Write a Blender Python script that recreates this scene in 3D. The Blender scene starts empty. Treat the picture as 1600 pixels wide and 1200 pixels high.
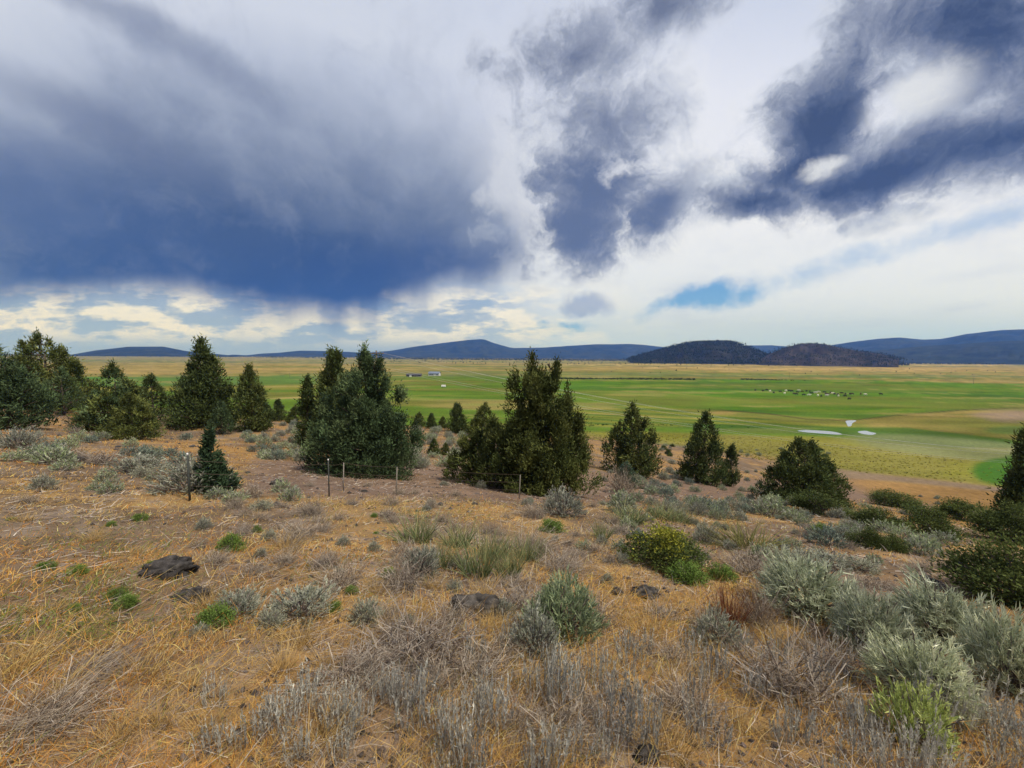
import bpy, math, random
import numpy as np
from mathutils import Vector, Matrix, Euler

# ------------------------------------------------------------------ camera
CAMZ = 28.0                       # eye above the valley floor (metres)
FPX = 640.0                       # focal length in pixels of a 1600 px wide picture
PITCH = math.radians(-3.85)
ROLL = math.radians(0.43)
scene = bpy.context.scene
C = scene.collection
cam = bpy.data.cameras.new('camera')
cam.sensor_width = 36.0
cam.lens = 36.0 * FPX / 1600.0
cam.clip_start = 0.05
cam.clip_end = 60000
camo = bpy.data.objects.new('camera', cam)
C.objects.link(camo)
CAMM = Matrix.Rotation(math.radians(90) + PITCH, 4, 'X') @ Matrix.Rotation(ROLL, 4, 'Z')
camo.matrix_world = Matrix.Translation((0, 0, CAMZ)) @ CAMM
scene.camera = camo
R3 = np.array(CAMM.to_3x3())

def ray(px, py):
    d = R3 @ np.array([(px - 800) / FPX, (600 - py) / FPX, -1.0])
    return d / np.linalg.norm(d)

def gno(px, py):
    d = ray(px, py)
    return d[0] / d[1], d[2] / d[1]

def project(P):
    q = (P - np.array([0, 0, CAMZ])) @ R3
    dep = np.maximum(-q[:, 2], 1e-3)
    return 800 + FPX * q[:, 0] / dep, 600 - FPX * q[:, 1] / dep, -q[:, 2]

def lin(r, g, b):
    f = lambda c: (c / 255 / 12.92) if c / 255 <= .04045 else ((c / 255 + .055) / 1.055) ** 2.4
    return (f(r), f(g), f(b))

# ------------------------------------------------------------------ light
SUN_EL, SUN_AZ = math.radians(56), math.radians(122)      # azimuth from +Y towards +X
scene.view_settings.view_transform = 'Standard'
scene.view_settings.look = 'None'
scene.view_settings.gamma = 1
scene.view_settings.use_curve_mapping = False
scene.view_settings.exposure = 0.0
sl = bpy.data.lights.new('sun', 'SUN')
sl.energy = 4.4
sl.angle = math.radians(5)
sl.color = (1.0, .93, .80)
so = bpy.data.objects.new('sun', sl)
C.objects.link(so)
sd = Vector((math.sin(SUN_AZ) * math.cos(SUN_EL), math.cos(SUN_AZ) * math.cos(SUN_EL), math.sin(SUN_EL)))
so.rotation_euler = sd.to_track_quat('Z', 'Y').to_euler()
so.location = (0, 0, 60)

# ------------------------------------------------------------------ sky
world = bpy.data.worlds.new('World')
scene.world = world
world.use_nodes = True
wt = world.node_tree
wt.nodes.clear()
SKY = .1

class NT:
    """tiny node-expression helper"""
    def __init__(s, tree): s.t = tree
    def put(s, sock, v):
        if isinstance(v, bpy.types.NodeSocket): s.t.links.new(v, sock)
        else: sock.default_value = v
    def m(s, op, a, b=None, c=None, clamp=False):
        n = s.t.nodes.new('ShaderNodeMath'); n.operation = op; n.use_clamp = clamp
        s.put(n.inputs[0], a)
        if b is not None: s.put(n.inputs[1], b)
        if c is not None: s.put(n.inputs[2], c)
        return n.outputs[0]
    def vm(s, op, a, b=None, scale=None):
        n = s.t.nodes.new('ShaderNodeVectorMath'); n.operation = op
        s.put(n.inputs[0], a)
        if b is not None: s.put(n.inputs[1], b)
        if scale is not None: s.put(n.inputs['Scale'], scale)
        return n.outputs['Value' if op in ('LENGTH', 'DOT_PRODUCT') else 'Vector']
    def sm(s, v, lo, hi, a=0., b=1., kind='SMOOTHSTEP'):
        n = s.t.nodes.new('ShaderNodeMapRange'); n.interpolation_type = kind
        s.put(n.inputs['Value'], v)
        for k, x in (('From Min', lo), ('From Max', hi), ('To Min', a), ('To Max', b)): s.put(n.inputs[k], x)
        return n.outputs['Result']
    def xyz(s, x, y, z):
        n = s.t.nodes.new('ShaderNodeCombineXYZ')
        for i, v in enumerate((x, y, z)): s.put(n.inputs[i], v)
        return n.outputs[0]
    def noise(s, vec, scale, detail=4, rough=.55, dist=0., lac=2.):
        n = s.t.nodes.new('ShaderNodeTexNoise')
        s.put(n.inputs['Vector'], vec)
        n.inputs['Scale'].default_value = scale; n.inputs['Detail'].default_value = detail
        n.inputs['Roughness'].default_value = rough; n.inputs['Distortion'].default_value = dist
        n.inputs['Lacunarity'].default_value = lac
        return n
    def mix(s, f, a, b, mode='MIX'):
        n = s.t.nodes.new('ShaderNodeMix'); n.data_type = 'RGBA'; n.blend_type = mode
        n.clamp_factor = True
        s.put(n.inputs[0], f)
        for sock, v in ((n.inputs[6], a), (n.inputs[7], b)):
            if isinstance(v, tuple) and len(v) == 3: v = (*v, 1)
            s.put(sock, v)
        return n.outputs[2]
    def ramp(s, f, stops):
        n = s.t.nodes.new('ShaderNodeValToRGB')
        e = n.color_ramp.elements
        while len(e) < len(stops): e.new(.5)
        for i, (p, c) in enumerate(stops):
            e[i].position = p; e[i].color = (*c, 1) if len(c) == 3 else c
        s.put(n.inputs[0], f)
        return n.outputs[0]

def K(r, g, b):                     # cloud radiance, before the Background strength
    return tuple(v / SKY for v in lin(r, g, b))

def build_sky():
    N = NT(wt)
    out = wt.nodes.new('ShaderNodeOutputWorld')
    bg = wt.nodes.new('ShaderNodeBackground')
    bg.inputs['Strength'].default_value = SKY
    wt.links.new(bg.outputs[0], out.inputs[0])
    tc = wt.nodes.new('ShaderNodeTexCoord')
    d = tc.outputs['Generated']
    sep = wt.nodes.new('ShaderNodeSeparateXYZ'); wt.links.new(d, sep.inputs[0])
    x, y, z = sep.outputs
    nish = wt.nodes.new('ShaderNodeTexSky'); nish.sky_type = 'NISHITA'; nish.sun_disc = False
    nish.sun_elevation = SUN_EL; nish.sun_rotation = SUN_AZ
    nish.altitude = 1400
    yy = N.m('MAXIMUM', N.m('ABSOLUTE', y), .12)
    gx = N.m('DIVIDE', x, yy); gz = N.m('DIVIDE', z, yy)
    back = N.sm(y, .30, .0)                              # sides and behind: plain broken overcast
    zz = N.m('ADD', N.m('MAXIMUM', z, 0), .10)
    plane = N.xyz(N.m('DIVIDE', x, zz), N.m('DIVIDE', y, zz), 0)   # flat cloud deck overhead
    n1 = N.noise(d, 5.0, 8, .58)                          # billows
    n2 = N.noise(plane, .9, 6, .55, .3)                   # deck seen in perspective
    warp = N.vm('SUBTRACT', n1.outputs['Color'], (.5, .5, .5))
    f1 = N.m('SUBTRACT', n1.outputs[0], .5)
    f2 = N.m('SUBTRACT', n2.outputs[0], .5)
    n3 = N.noise(d, 19.0, 6, .62)
    f3 = N.m('SUBTRACT', n3.outputs[0], .5)
    n5 = N.noise(N.vm('ADD', d, N.vm('SCALE', warp, scale=.25)), 7.0, 10, .66)
    f5 = N.m('SUBTRACT', n5.outputs[0], .5)
    g0 = N.xyz(gx, gz, 0)
    gw = N.vm('ADD', g0, N.vm('SCALE', N.vm('MULTIPLY', warp, (1, 1, 0)), scale=.16))
    gs = N.vm('ADD', g0, N.vm('SCALE', N.vm('MULTIPLY', warp, (1, 1, 0)), scale=.32))

    def ell(px, py, rx, ry, rot=0., src=g0):
        """1 at the centre, 0 on the rim; rot in degrees, positive = right end lower in the picture"""
        a, b = gno(px, py)
        n = wt.nodes.new('ShaderNodeMapping'); n.vector_type = 'TEXTURE'
        wt.links.new(src, n.inputs['Vector'])
        n.inputs['Location'].default_value = (a, b, 0)
        n.inputs['Rotation'].default_value = (0, 0, math.radians(-rot))
        n.inputs['Scale'].default_value = (rx / FPX, ry / FPX, 1)
        return N.m('SUBTRACT', 1.0, N.vm('LENGTH', n.outputs[0]))
    def union(*e):
        r = e[0]
        for k in e[1:]: r = N.m('SMOOTH_MAX', r, k, .25)
        return r
    def fz(py): return gno(800, py)[1]

    # base veil: high white cloud, thinner and bluer near the horizon
    u = N.sm(gz, 0, 1., 0, 1, 'LINEAR')
    col = N.ramp(u, [(0., K(184, 206, 238)), (.06, K(200, 215, 241)), (.16, K(226, 233, 248)),
                     (.34, K(238, 240, 249)), (.62, K(226, 230, 245)), (.9, K(196, 206, 229))])
    # faint fibres in the veil
    col = N.mix(N.sm(N.m('ADD', f2, N.m('MULTIPLY', f1, .6)), .0, .30, 0, .50), col, K(184, 196, 224))
    # blue openings: the clear sky behind
    bl = union(ell(1100, 470, 120, 27, -10, gw), ell(725, 476, 80, 15, 0, gw), ell(860, 508, 75, 16, 0, gw))
    blm = N.sm(N.m('ADD', bl, N.m('MULTIPLY', f3, .9)), .0, .7)
    bl2 = union(ell(1260, 425, 190, 26, -16), ell(1520, 352, 190, 24, -18))
    blm2 = N.sm(N.m('ADD', bl2, N.m('ADD', N.m('MULTIPLY', f3, 2.2), N.m('MULTIPLY', f1, 1.6))), .0, 1.1, 0, .45)
    clear = N.mix(.6, nish.outputs[0], K(78, 160, 236))
    col = N.mix(N.m('MULTIPLY', N.m('MAXIMUM', blm, blm2), .95), col, clear)
    # far cumulus above the horizon, sunlit cream, mostly under the storm
    band = N.m('MULTIPLY', N.sm(gz, fz(552), fz(515)), N.sm(gz, fz(425), fz(470)))
    band = N.m('MULTIPLY', band, N.sm(gx, .42, -.05))
    col = N.mix(N.m('MULTIPLY', N.sm(gx, .15, -.15), N.sm(gz, fz(400), fz(480))), col, K(160, 180, 214))
    vs = N.xyz(N.m('MULTIPLY', gx, 1.0), N.m('MULTIPLY', gz, 3.2), 0)
    n4 = N.noise(vs, 5.5, 7, .6)
    cm = N.sm(n4.outputs[0], .43, .56)
    col = N.mix(N.m('MULTIPLY', band, cm), col, K(242, 240, 239))
    cm2 = N.sm(N.m('ADD', n4.outputs[0], N.m('MULTIPLY', f3, .35)), .57, .68)
    col = N.mix(N.m('MULTIPLY', N.m('MULTIPLY', band, cm2), .75), col, K(196, 203, 218))
    # right hand low veil
    col = N.mix(N.m('MULTIPLY', N.sm(gx, .3, 1.), N.sm(gz, fz(470), fz(545), 0, .7)), col, K(172, 196, 229))

    # ---- the storm: rain base lower left, paler towards the top
    stw = N.xyz(N.m('MULTIPLY', gx, 1.0), N.m('MULTIPLY', gz, .12), 0)
    rain = N.noise(stw, 11, 3, .5)
    fr = N.m('SUBTRACT', rain.outputs[0], .5)
    fc = wt.nodes.new('ShaderNodeFloatCurve')
    pts = [(0, 470), (180, 462), (260, 458), (340, 470), (420, 492), (500, 500), (560, 498), (620, 478), (680, 452), (760, 446), (815, 430), (900, 420)]
    cv = fc.mapping.curves[0]
    g_lo, g_hi = gno(0, 500)[0], gno(900, 500)[0]
    pp = [((gno(a, b)[0] - g_lo) / (g_hi - g_lo), gno(a, b)[1] * 3) for a, b in pts]
    cv.points[0].location = pp[0]; cv.points[1].location = pp[-1]
    for p in pp[1:-1]: cv.points.new(*p)
    fc.mapping.update()
    N.put(fc.inputs['Value'], N.sm(gx, g_lo, g_hi, 0, 1, 'LINEAR'))
    edge = N.m('DIVIDE', fc.outputs[0], 3.0)
    over = N.m('SUBTRACT', gz, edge)
    over = N.m('ADD', over, N.m('MULTIPLY', fr, .05))
    over = N.m('ADD', over, N.m('MULTIPLY', f5, .06))
    over = N.m('ADD', over, N.m('MULTIPLY', f1, .05))
    bottom = N.sm(over, -.03, .06)
    sepw = wt.nodes.new('ShaderNodeSeparateXYZ'); wt.links.new(gw, sepw.inputs[0])
    wx, wz = sepw.outputs[0], sepw.outputs[1]
    # right flank of the storm leans: sharp low down, dissolving higher up
    flank = N.m('SUBTRACT', N.m('ADD', wx, N.m('MULTIPLY', f3, .06)), gno(838, 400)[0])
    soft = N.sm(gz, fz(440), fz(120), .04, .42)
    fl = N.sm(N.m('DIVIDE', flank, soft), .5, -1.)
    dk = ell(330, 470, 900, 430, 4, gw)
    dk = N.m('ADD', dk, N.m('MULTIPLY', f2, .30))
    dk = N.m('ADD', dk, N.m('MULTIPLY', f1, .22))
    scol = N.ramp(dk, [(0., K(206, 213, 230)), (.16, K(186, 195, 216)), (.34, K(152, 163, 187)), (.52, K(106, 121, 150)),
                       (.70, K(66, 87, 124)), (.9, K(48, 72, 114))])
    scol = N.mix(N.sm(f5, -.05, .25, 0, .12), scol, K(214, 220, 235))
    scol = N.mix(N.sm(f5, .04, -.22, 0, .18), scol, K(70, 88, 126))
    core = ell(620, 440, 330, 95, 0, gw)
    scol = N.mix(N.sm(core, 0, .8, 0, .55), scol, K(40, 70, 124))
    streak = N.m('MAXIMUM', ell(150, 195, 330, 46, 27, gw), ell(250, 60, 330, 40, 27, gw))
    scol = N.mix(N.sm(N.m('ADD', streak, N.m('MULTIPLY', f1, .5)), .0, .9, 0, .5), scol, K(98, 111, 142))
    scol = N.mix(N.sm(N.m('ADD', ell(70, 300, 420, 120, 20, gw), N.m('MULTIPLY', f2, .8)), 0, .9, 0, .45), scol, K(76, 98, 142))
    sm_ = N.m('MULTIPLY', bottom, fl)
    shaft = N.m('MULTIPLY', N.sm(N.m('ADD', over, N.m('MULTIPLY', fr, .10)), -.11, .01), N.sm(fr, -.10, .22, .15, .75))
    shaft = N.m('MULTIPLY', shaft, N.sm(N.m('ABSOLUTE', N.m('SUBTRACT', gx, gno(540, 500)[0])), .42, .08))
    col = N.mix(shaft, col, K(134, 154, 192))
    col = N.mix(sm_, col, scol)

    # ---- the torn cumulus between storm and the right hand bank
    tex = N.m('ADD', N.m('MULTIPLY', f1, .9), N.m('MULTIPLY', f5, 2.1))
    A = union(ell(900, 345, 130, 85, -12, gw), ell(1030, 305, 130, 95, -25, gw), ell(890, 250, 75, 110, 10, gw),
              ell(970, 180, 170, 110, -10, gw), ell(930, 60, 165, 95, -20, gw), ell(1040, 10, 150, 70, -20, gw))
    Am = N.sm(N.m('ADD', A, tex), -.22, .50)
    Ad = union(ell(890, 362, 120, 46, -10, gw), ell(1030, 318, 120, 42, -25, gw), ell(945, 290, 95, 70, -20, gw), ell(890, 80, 130, 70, -20, gw), ell(1040, 0, 140, 55, -20, gw), N.m('SUBTRACT', ell(960, 190, 130, 110, -10, gw), .45))
    Adm = N.m('ADD', N.m('ADD', Ad, .16), N.m('MULTIPLY', tex, 1.25))
    low = N.sm(gz, fz(120), fz(280))
    acol = N.ramp(N.sm(Adm, -.55, 1.15, 0, 1, 'LINEAR'), [(0, K(232, 235, 244)), (.35, K(200, 206, 222)), (.62, K(152, 160, 180)), (1., K(102, 112, 136))])
    acol = N.mix(N.m('MULTIPLY', low, N.sm(Adm, -.05, 1.1, 0, .9)), acol, K(76, 95, 132))
    col = N.mix(N.m('MULTIPLY', Am, .95), col, acol)
    # small dark scrap by the horizon
    sc = N.sm(N.m('ADD', ell(918, 470, 36, 22, 0, gw), N.m('MULTIPLY', tex, .7)), -.1, .6, 0, .7)
    col = N.mix(sc, col, K(138, 158, 200))

    # ---- right hand bank, two arms with a pale gap
    B = union(ell(1180, 305, 140, 55, 3, gw), ell(1350, 262, 200, 72, -14, gw), ell(1560, 205, 220, 95, -14, gw),
              ell(1290, 180, 80, 170, 22, gw), ell(1500, 60, 210, 140, -8, gw), ell(1400, 10, 140, 90, 0, gw), ell(1660, 100, 140, 170, 0, gw))
    B = N.m('MAXIMUM', B, N.m('SUBTRACT', ell(1400, 345, 110, 26, -12, gw), .25))
    Bm = N.sm(N.m('ADD', B, N.m('MULTIPLY', tex, .8)), -.18, .40)
    Bd = union(ell(1180, 316, 120, 34, 3, gw), ell(1370, 278, 200, 46, -14, gw), ell(1590, 215, 230, 62, -14, gw),
               ell(1530, 35, 200, 95, -4, gw), ell(1300, 200, 75, 170, 24, gw), ell(1250, 265, 130, 45, -22, gw), ell(1680, 120, 120, 130, 0, gw))
    Bdm = N.m('ADD', N.m('ADD', Bd, .19), N.m('MULTIPLY', tex, 1.1))
    bcol = N.ramp(N.sm(Bdm, -.5, 1.15, 0, 1, 'LINEAR'), [(0, K(230, 233, 241)), (.3, K(196, 203, 219)), (.55, K(144, 152, 172)), (.8, K(90, 102, 128)), (1., K(64, 77, 104))])
    gap = N.sm(N.m('ADD', union(ell(1440, 135, 120, 42, -28, gw), ell(1290, 262, 55, 20, -15, gw)), N.m('MULTIPLY', tex, .9)), .0, .8, 0, .85)
    bcol = N.mix(gap, bcol, K(228, 231, 238))
    col = N.mix(Bm, col, bcol)

    # ---- everything to the sides and behind: broken cloud of the same kind
    oc = N.sm(N.m('ADD', f2, N.m('MULTIPLY', f1, .8)), -.22, .25)
    ocol = N.mix(oc, K(118, 132, 168), K(226, 230, 242))
    col = N.mix(back, col, ocol)
    wt.links.new(col, bg.inputs['Color'])
build_sky()
world.cycles.sampling_method = 'MANUAL'
world.cycles.sample_map_resolution = 512

# ------------------------------------------------------------------ helpers: tags, meshes, noise
rng = np.random.default_rng(7)
def tag(o, label=None, cat=None, group=None, kind=None):
    if label: o['label'] = label
    if cat: o['category'] = cat
    if group: o['group'] = group
    if kind: o['kind'] = kind
    return o

def mesh_np(name, V, F, col=None, mat=None, smooth=False):
    me = bpy.data.meshes.new(name)
    V = np.ascontiguousarray(V, dtype=np.float32); F = np.ascontiguousarray(F, dtype=np.int32)
    n = F.shape[1]
    me.vertices.add(len(V)); me.vertices.foreach_set('co', V.ravel())
    me.loops.add(F.size); me.loops.foreach_set('vertex_index', F.ravel())
    me.polygons.add(len(F)); me.polygons.foreach_set('loop_start', np.arange(0, F.size, n, dtype=np.int32))
    if smooth: me.polygons.foreach_set('use_smooth', np.ones(len(F), dtype=bool))
    me.update(calc_edges=True)
    if col is not None:
        a = me.color_attributes.new('Col', 'FLOAT_COLOR', 'POINT')
        c4 = np.ones((len(V), 4), dtype=np.float32); c4[:, :3] = col
        a.data.foreach_set('color', c4.ravel())
    if mat: me.materials.append(mat)
    return me

def obj(name, me, parent=None, loc=None):
    o = bpy.data.objects.new(name, me)
    C.objects.link(o)
    if parent: o.parent = parent
    if loc is not None: o.location = loc
    return o

_perm = np.random.default_rng(3).random((256, 256)).astype(np.float32)
def vnoise(x, y):
    xi = np.floor(x).astype(int); yi = np.floor(y).astype(int)
    fx = x - xi; fy = y - yi
    fx = fx * fx * (3 - 2 * fx); fy = fy * fy * (3 - 2 * fy)
    g = lambda i, j: _perm[i & 255, j & 255]
    return (g(xi, yi) * (1 - fx) + g(xi + 1, yi) * fx) * (1 - fy) + (g(xi, yi + 1) * (1 - fx) + g(xi + 1, yi + 1) * fx) * fy
def fbm(x, y, o=5):
    s = 0; a = .5; t = 0
    for k in range(o):
        s = s + a * vnoise(x * 2 ** k + 17.3 * k, y * 2 ** k + 9.1 * k); t += a; a *= .55
    return s / t
def sst(v, a, b):
    t = np.clip((v - a) / (b - a), 0, 1)
    return t * t * (3 - 2 * t)

# ------------------------------------------------------------------ terrain
# rows: picture column, then depth -> tangent of the angle below the eye
PROF = {
    -120: [(12, .27), (20, .21), (30, .185), (38, .175), (50, .128), (62, .124), (80, .14), (100, .165)],
    200: [(12, .31), (20, .25), (30, .217), (40, .192), (50, .160), (60, .148), (80, .15), (100, .170)],
    400: [(12, .335), (20, .275), (30, .235), (40, .195), (50, .175), (60, .160), (80, .162), (100, .175)],
    600: [(12, .36), (20, .298), (30, .250), (40, .215), (50, .190), (60, .172), (80, .168), (100, .178), (125, .196)],
    800: [(12, .385), (20, .325), (30, .275), (40, .238), (50, .210), (60, .192), (80, .182), (100, .184), (130, .19)],
    1000: [(12, .41), (20, .350), (30, .310), (40, .282), (50, .262), (60, .247), (80, .228), (100, .216), (125, .207)],
    1200: [(12, .435), (20, .376), (30, .350), (40, .336), (50, .318), (60, .300), (80, .272), (100, .250)],
    1400: [(12, .46), (20, .40), (30, .382), (40, .372), (50, .362), (60, .353), (76, .352)],
    1700: [(12, .50), (20, .44), (30, .43), (40, .425), (50, .42), (60, .415)],
}
_az = np.array([math.atan((p - 800) / FPX) for p in PROF])
_ly = np.linspace(math.log(5), math.log(260), 150)
_tab = []
for p, rows in PROF.items():
    u = (p - 800) / FPX
    ys = [5, 8] + [r[0] for r in rows]
    zs = [-1.8 - (.235 + .08 * u) * 5, -1.8 - (.235 + .08 * u) * 8] + [-r[0] * r[1] for r in rows]
    y_end = max(rows[-1][0] * 1.22, CAMZ / max(rows[-1][1], .05) * .98)
    ys += [y_end, 400]; zs += [-CAMZ, -CAMZ]
    _tab.append(np.interp(np.exp(_ly), ys, zs))
_azd = np.linspace(_az[0], _az[-1], 90)
_T = np.array([np.interp(_azd, _az, [t[j] for t in _tab]) for j in range(len(_ly))])      # [ly, az]
for _ in range(5):
    _T[1:-1] = (_T[:-2] + 2 * _T[1:-1] + _T[2:]) / 4
    _T[:, 1:-1] = (_T[:, :-2] + 2 * _T[:, 1:-1] + _T[:, 2:]) / 4

def height(x, y):
    x = np.asarray(x, float); y = np.asarray(y, float)
    r = np.hypot(x, y)
    az = np.clip(np.arctan2(x, y), _azd[0], _azd[-1])
    ye = np.maximum(r * np.cos(az), .1)
    fi = np.clip((np.log(ye) - _ly[0]) / (_ly[1] - _ly[0]), 0, len(_ly) - 1.001)
    fj = np.clip((az - _azd[0]) / (_azd[1] - _azd[0]), 0, len(_azd) - 1.001)
    i = fi.astype(int); j = fj.astype(int); a = fi - i; b = fj - j
    t = (_T[i, j] * (1 - a) + _T[i + 1, j] * a) * (1 - b) + (_T[i, j + 1] * (1 - a) + _T[i + 1, j + 1] * a) * b
    yc = np.maximum(y, -30)
    plane = -1.8 - .235 * yc - .08 * np.clip(x, -40, 40)
    w = sst(r, 8, 16)
    z = plane * (1 - w) + t * w
    k = sst(-z, 24., 27.9)
    rough = (fbm(x * .5, y * .5, 4) - .5) * .22 * sst(r, .5, 4) + (fbm(x * .07 + 5, y * .07, 3) - .5) * .7 * sst(r, 12, 40)
    z = z + rough * (1 - k)
    return np.maximum(z, -CAMZ) + CAMZ

def hit(px, py):
    d = ray(px, py)
    t = np.exp(np.linspace(math.log(.6), math.log(16000), 4000))
    P = np.array([0, 0, CAMZ]) + t[:, None] * d
    g = P[:, 2] - height(P[:, 0], P[:, 1])
    k = np.argmax(g <= 0)
    if not (g <= 0).any(): k = len(t) - 1
    a, b = t[max(k - 1, 0)], t[k]
    for _ in range(25):
        m = (a + b) / 2; p = np.array([0, 0, CAMZ]) + m * d
        if p[2] - height(p[0], p[1]) > 0: a = m
        else: b = m
    p = np.array([0, 0, CAMZ]) + b * d
    return float(p[0]), float(p[1]), float(height(p[0], p[1]))
def at(px, depth):
    """ground point in picture column px at a given forward distance"""
    u = gno(px, 640)[0]
    return u * depth, depth, float(height(u * depth, depth))

# ------------------------------------------------------------------ materials
def mat_attr(name, rough=.85, transl=0., var=.25, noise_scale=None, noise_amt=.35, bump=None, spec=.2):
    m = bpy.data.materials.new(name); m.use_nodes = True
    t = m.node_tree; N = NT(t)
    bs = t.nodes['Principled BSDF']; bs.inputs['Roughness'].default_value = rough
    bs.inputs['Specular IOR Level'].default_value = spec
    a = t.nodes.new('ShaderNodeVertexColor'); a.layer_name = 'Col'
    col = a.outputs[0]
    oi = t.nodes.new('ShaderNodeObjectInfo')
    if var:
        col = N.mix(1.0, col, N.ramp(oi.outputs['Random'], [(0, (1 - var, 1 - var, 1 - var * .8)), (.5, (1, 1, 1)), (1, (1 + var, 1 + var * .85, 1 + var * .6))]), 'MULTIPLY')
    if noise_scale:
        tc = t.nodes.new('ShaderNodeTexCoord')
        for sc, am in ((noise_scale, noise_amt), (noise_scale * 9, noise_amt * .8)):
            n = N.noise(tc.outputs['Object'], sc, 5, .65)
            v = N.sm(n.outputs[0], .3, .7, 1 - am, 1 + am, 'LINEAR')
            col = N.mix(1.0, col, N.xyz(v, v, v), 'MULTIPLY')
        if bump:
            b = t.nodes.new('ShaderNodeBump'); b.inputs['Strength'].default_value = bump; b.inputs['Distance'].default_value = .05
            t.links.new(n.outputs[0], b.inputs['Height']); t.links.new(b.outputs[0], bs.inputs['Normal'])
    t.links.new(col, bs.inputs['Base Color'])
    if transl:
        tr = t.nodes.new('ShaderNodeBsdfTranslucent'); t.links.new(col, tr.inputs[0])
        mx = t.nodes.new('ShaderNodeMixShader'); mx.inputs[0].default_value = transl
        t.links.new(bs.outputs[0], mx.inputs[1]); t.links.new(tr.outputs[0], mx.inputs[2])
        t.links.new(mx.outputs[0], t.nodes['Material Output'].inputs[0])
    return m
def mat_plain(name, c, rough=.7, metal=0., nscale=6., amt=.25, spec=.4):
    m = bpy.data.materials.new(name); m.use_nodes = True
    t = m.node_tree; N = NT(t); bs = t.nodes['Principled BSDF']
    bs.inputs['Roughness'].default_value = rough; bs.inputs['Metallic'].default_value = metal
    bs.inputs['Specular IOR Level'].default_value = spec
    tc = t.nodes.new('ShaderNodeTexCoord')
    n = N.noise(tc.outputs['Object'], nscale, 4, .6)
    v = N.sm(n.outputs[0], .3, .7, 1 - amt, 1 + amt, 'LINEAR')
    t.links.new(N.mix(1.0, c, N.xyz(v, v, v), 'MULTIPLY'), bs.inputs['Base Color'])
    return m
M_GROUND = mat_attr('ground', 1., 0, 0, .9, .25, .6, 0.)
M_GRASS = mat_attr('dry_grass', .9, .25, 0, spec=.05)
M_LEAF = mat_attr('leaf', .85, .28, .18, spec=.1)
M_TWIG = mat_attr('twig', .9, 0, .15)
M_CONIFER = mat_attr('juniper_foliage', .8, .2, .12, spec=.12)
M_HILL = mat_attr('forested_hill', .95, 0, 0, .012, .45, None, .05)
M_ROCK = mat_attr('lava_rock', .9, 0, .2, 7., .5, .8)
M_BARK = mat_plain('juniper_bark', (.085, .066, .052), .95, 0, 14, .4, .1)
M_WATER = bpy.data.materials.new('water'); M_WATER.use_nodes = True
_b = M_WATER.node_tree.nodes['Principled BSDF']
_b.inputs['Base Color'].default_value = (.16, .19, .22, 1); _b.inputs['Roughness'].default_value = .12
_b.inputs['Metallic'].default_value = 0; _b.inputs['Specular IOR Level'].default_value = .9

# ------------------------------------------------------------------ ground sheet
def ell2(px, py, cx, cy, rx, ry, rot=0):
    c, s = math.cos(math.radians(rot)), math.sin(math.radians(rot))
    dx, dy = px - cx, py - cy
    a = (dx * c + dy * s) / rx; b = (-dx * s + dy * c) / ry
    return np.hypot(a, b)
def inpoly_edge(px, py, top, bot):
    """signed: >0 between two picture polylines"""
    t = np.interp(px, [p[0] for p in top], [p[1] for p in top]); b = np.interp(px, [p[0] for p in bot], [p[1] for p in bot])
    return np.minimum(py - t, b - py)

STRAW = np.array([.40, .28, .12]); GOLD = np.array([.30, .215, .075]); SOIL = np.array([.155, .112, .082]); ORANGE = np.array([.30, .165, .06])
GREYT = np.array([.22, .18, .15]); GREEN = np.array([.078, .155, .018]); DGREEN = np.array([.035, .075, .014]); YGREEN = np.array([.20, .20, .03])
OLIVE = np.array([.17, .155, .04]); GGREEN = np.array([.15, .165, .08]); PINKS = np.array([.23, .165, .13])

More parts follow.
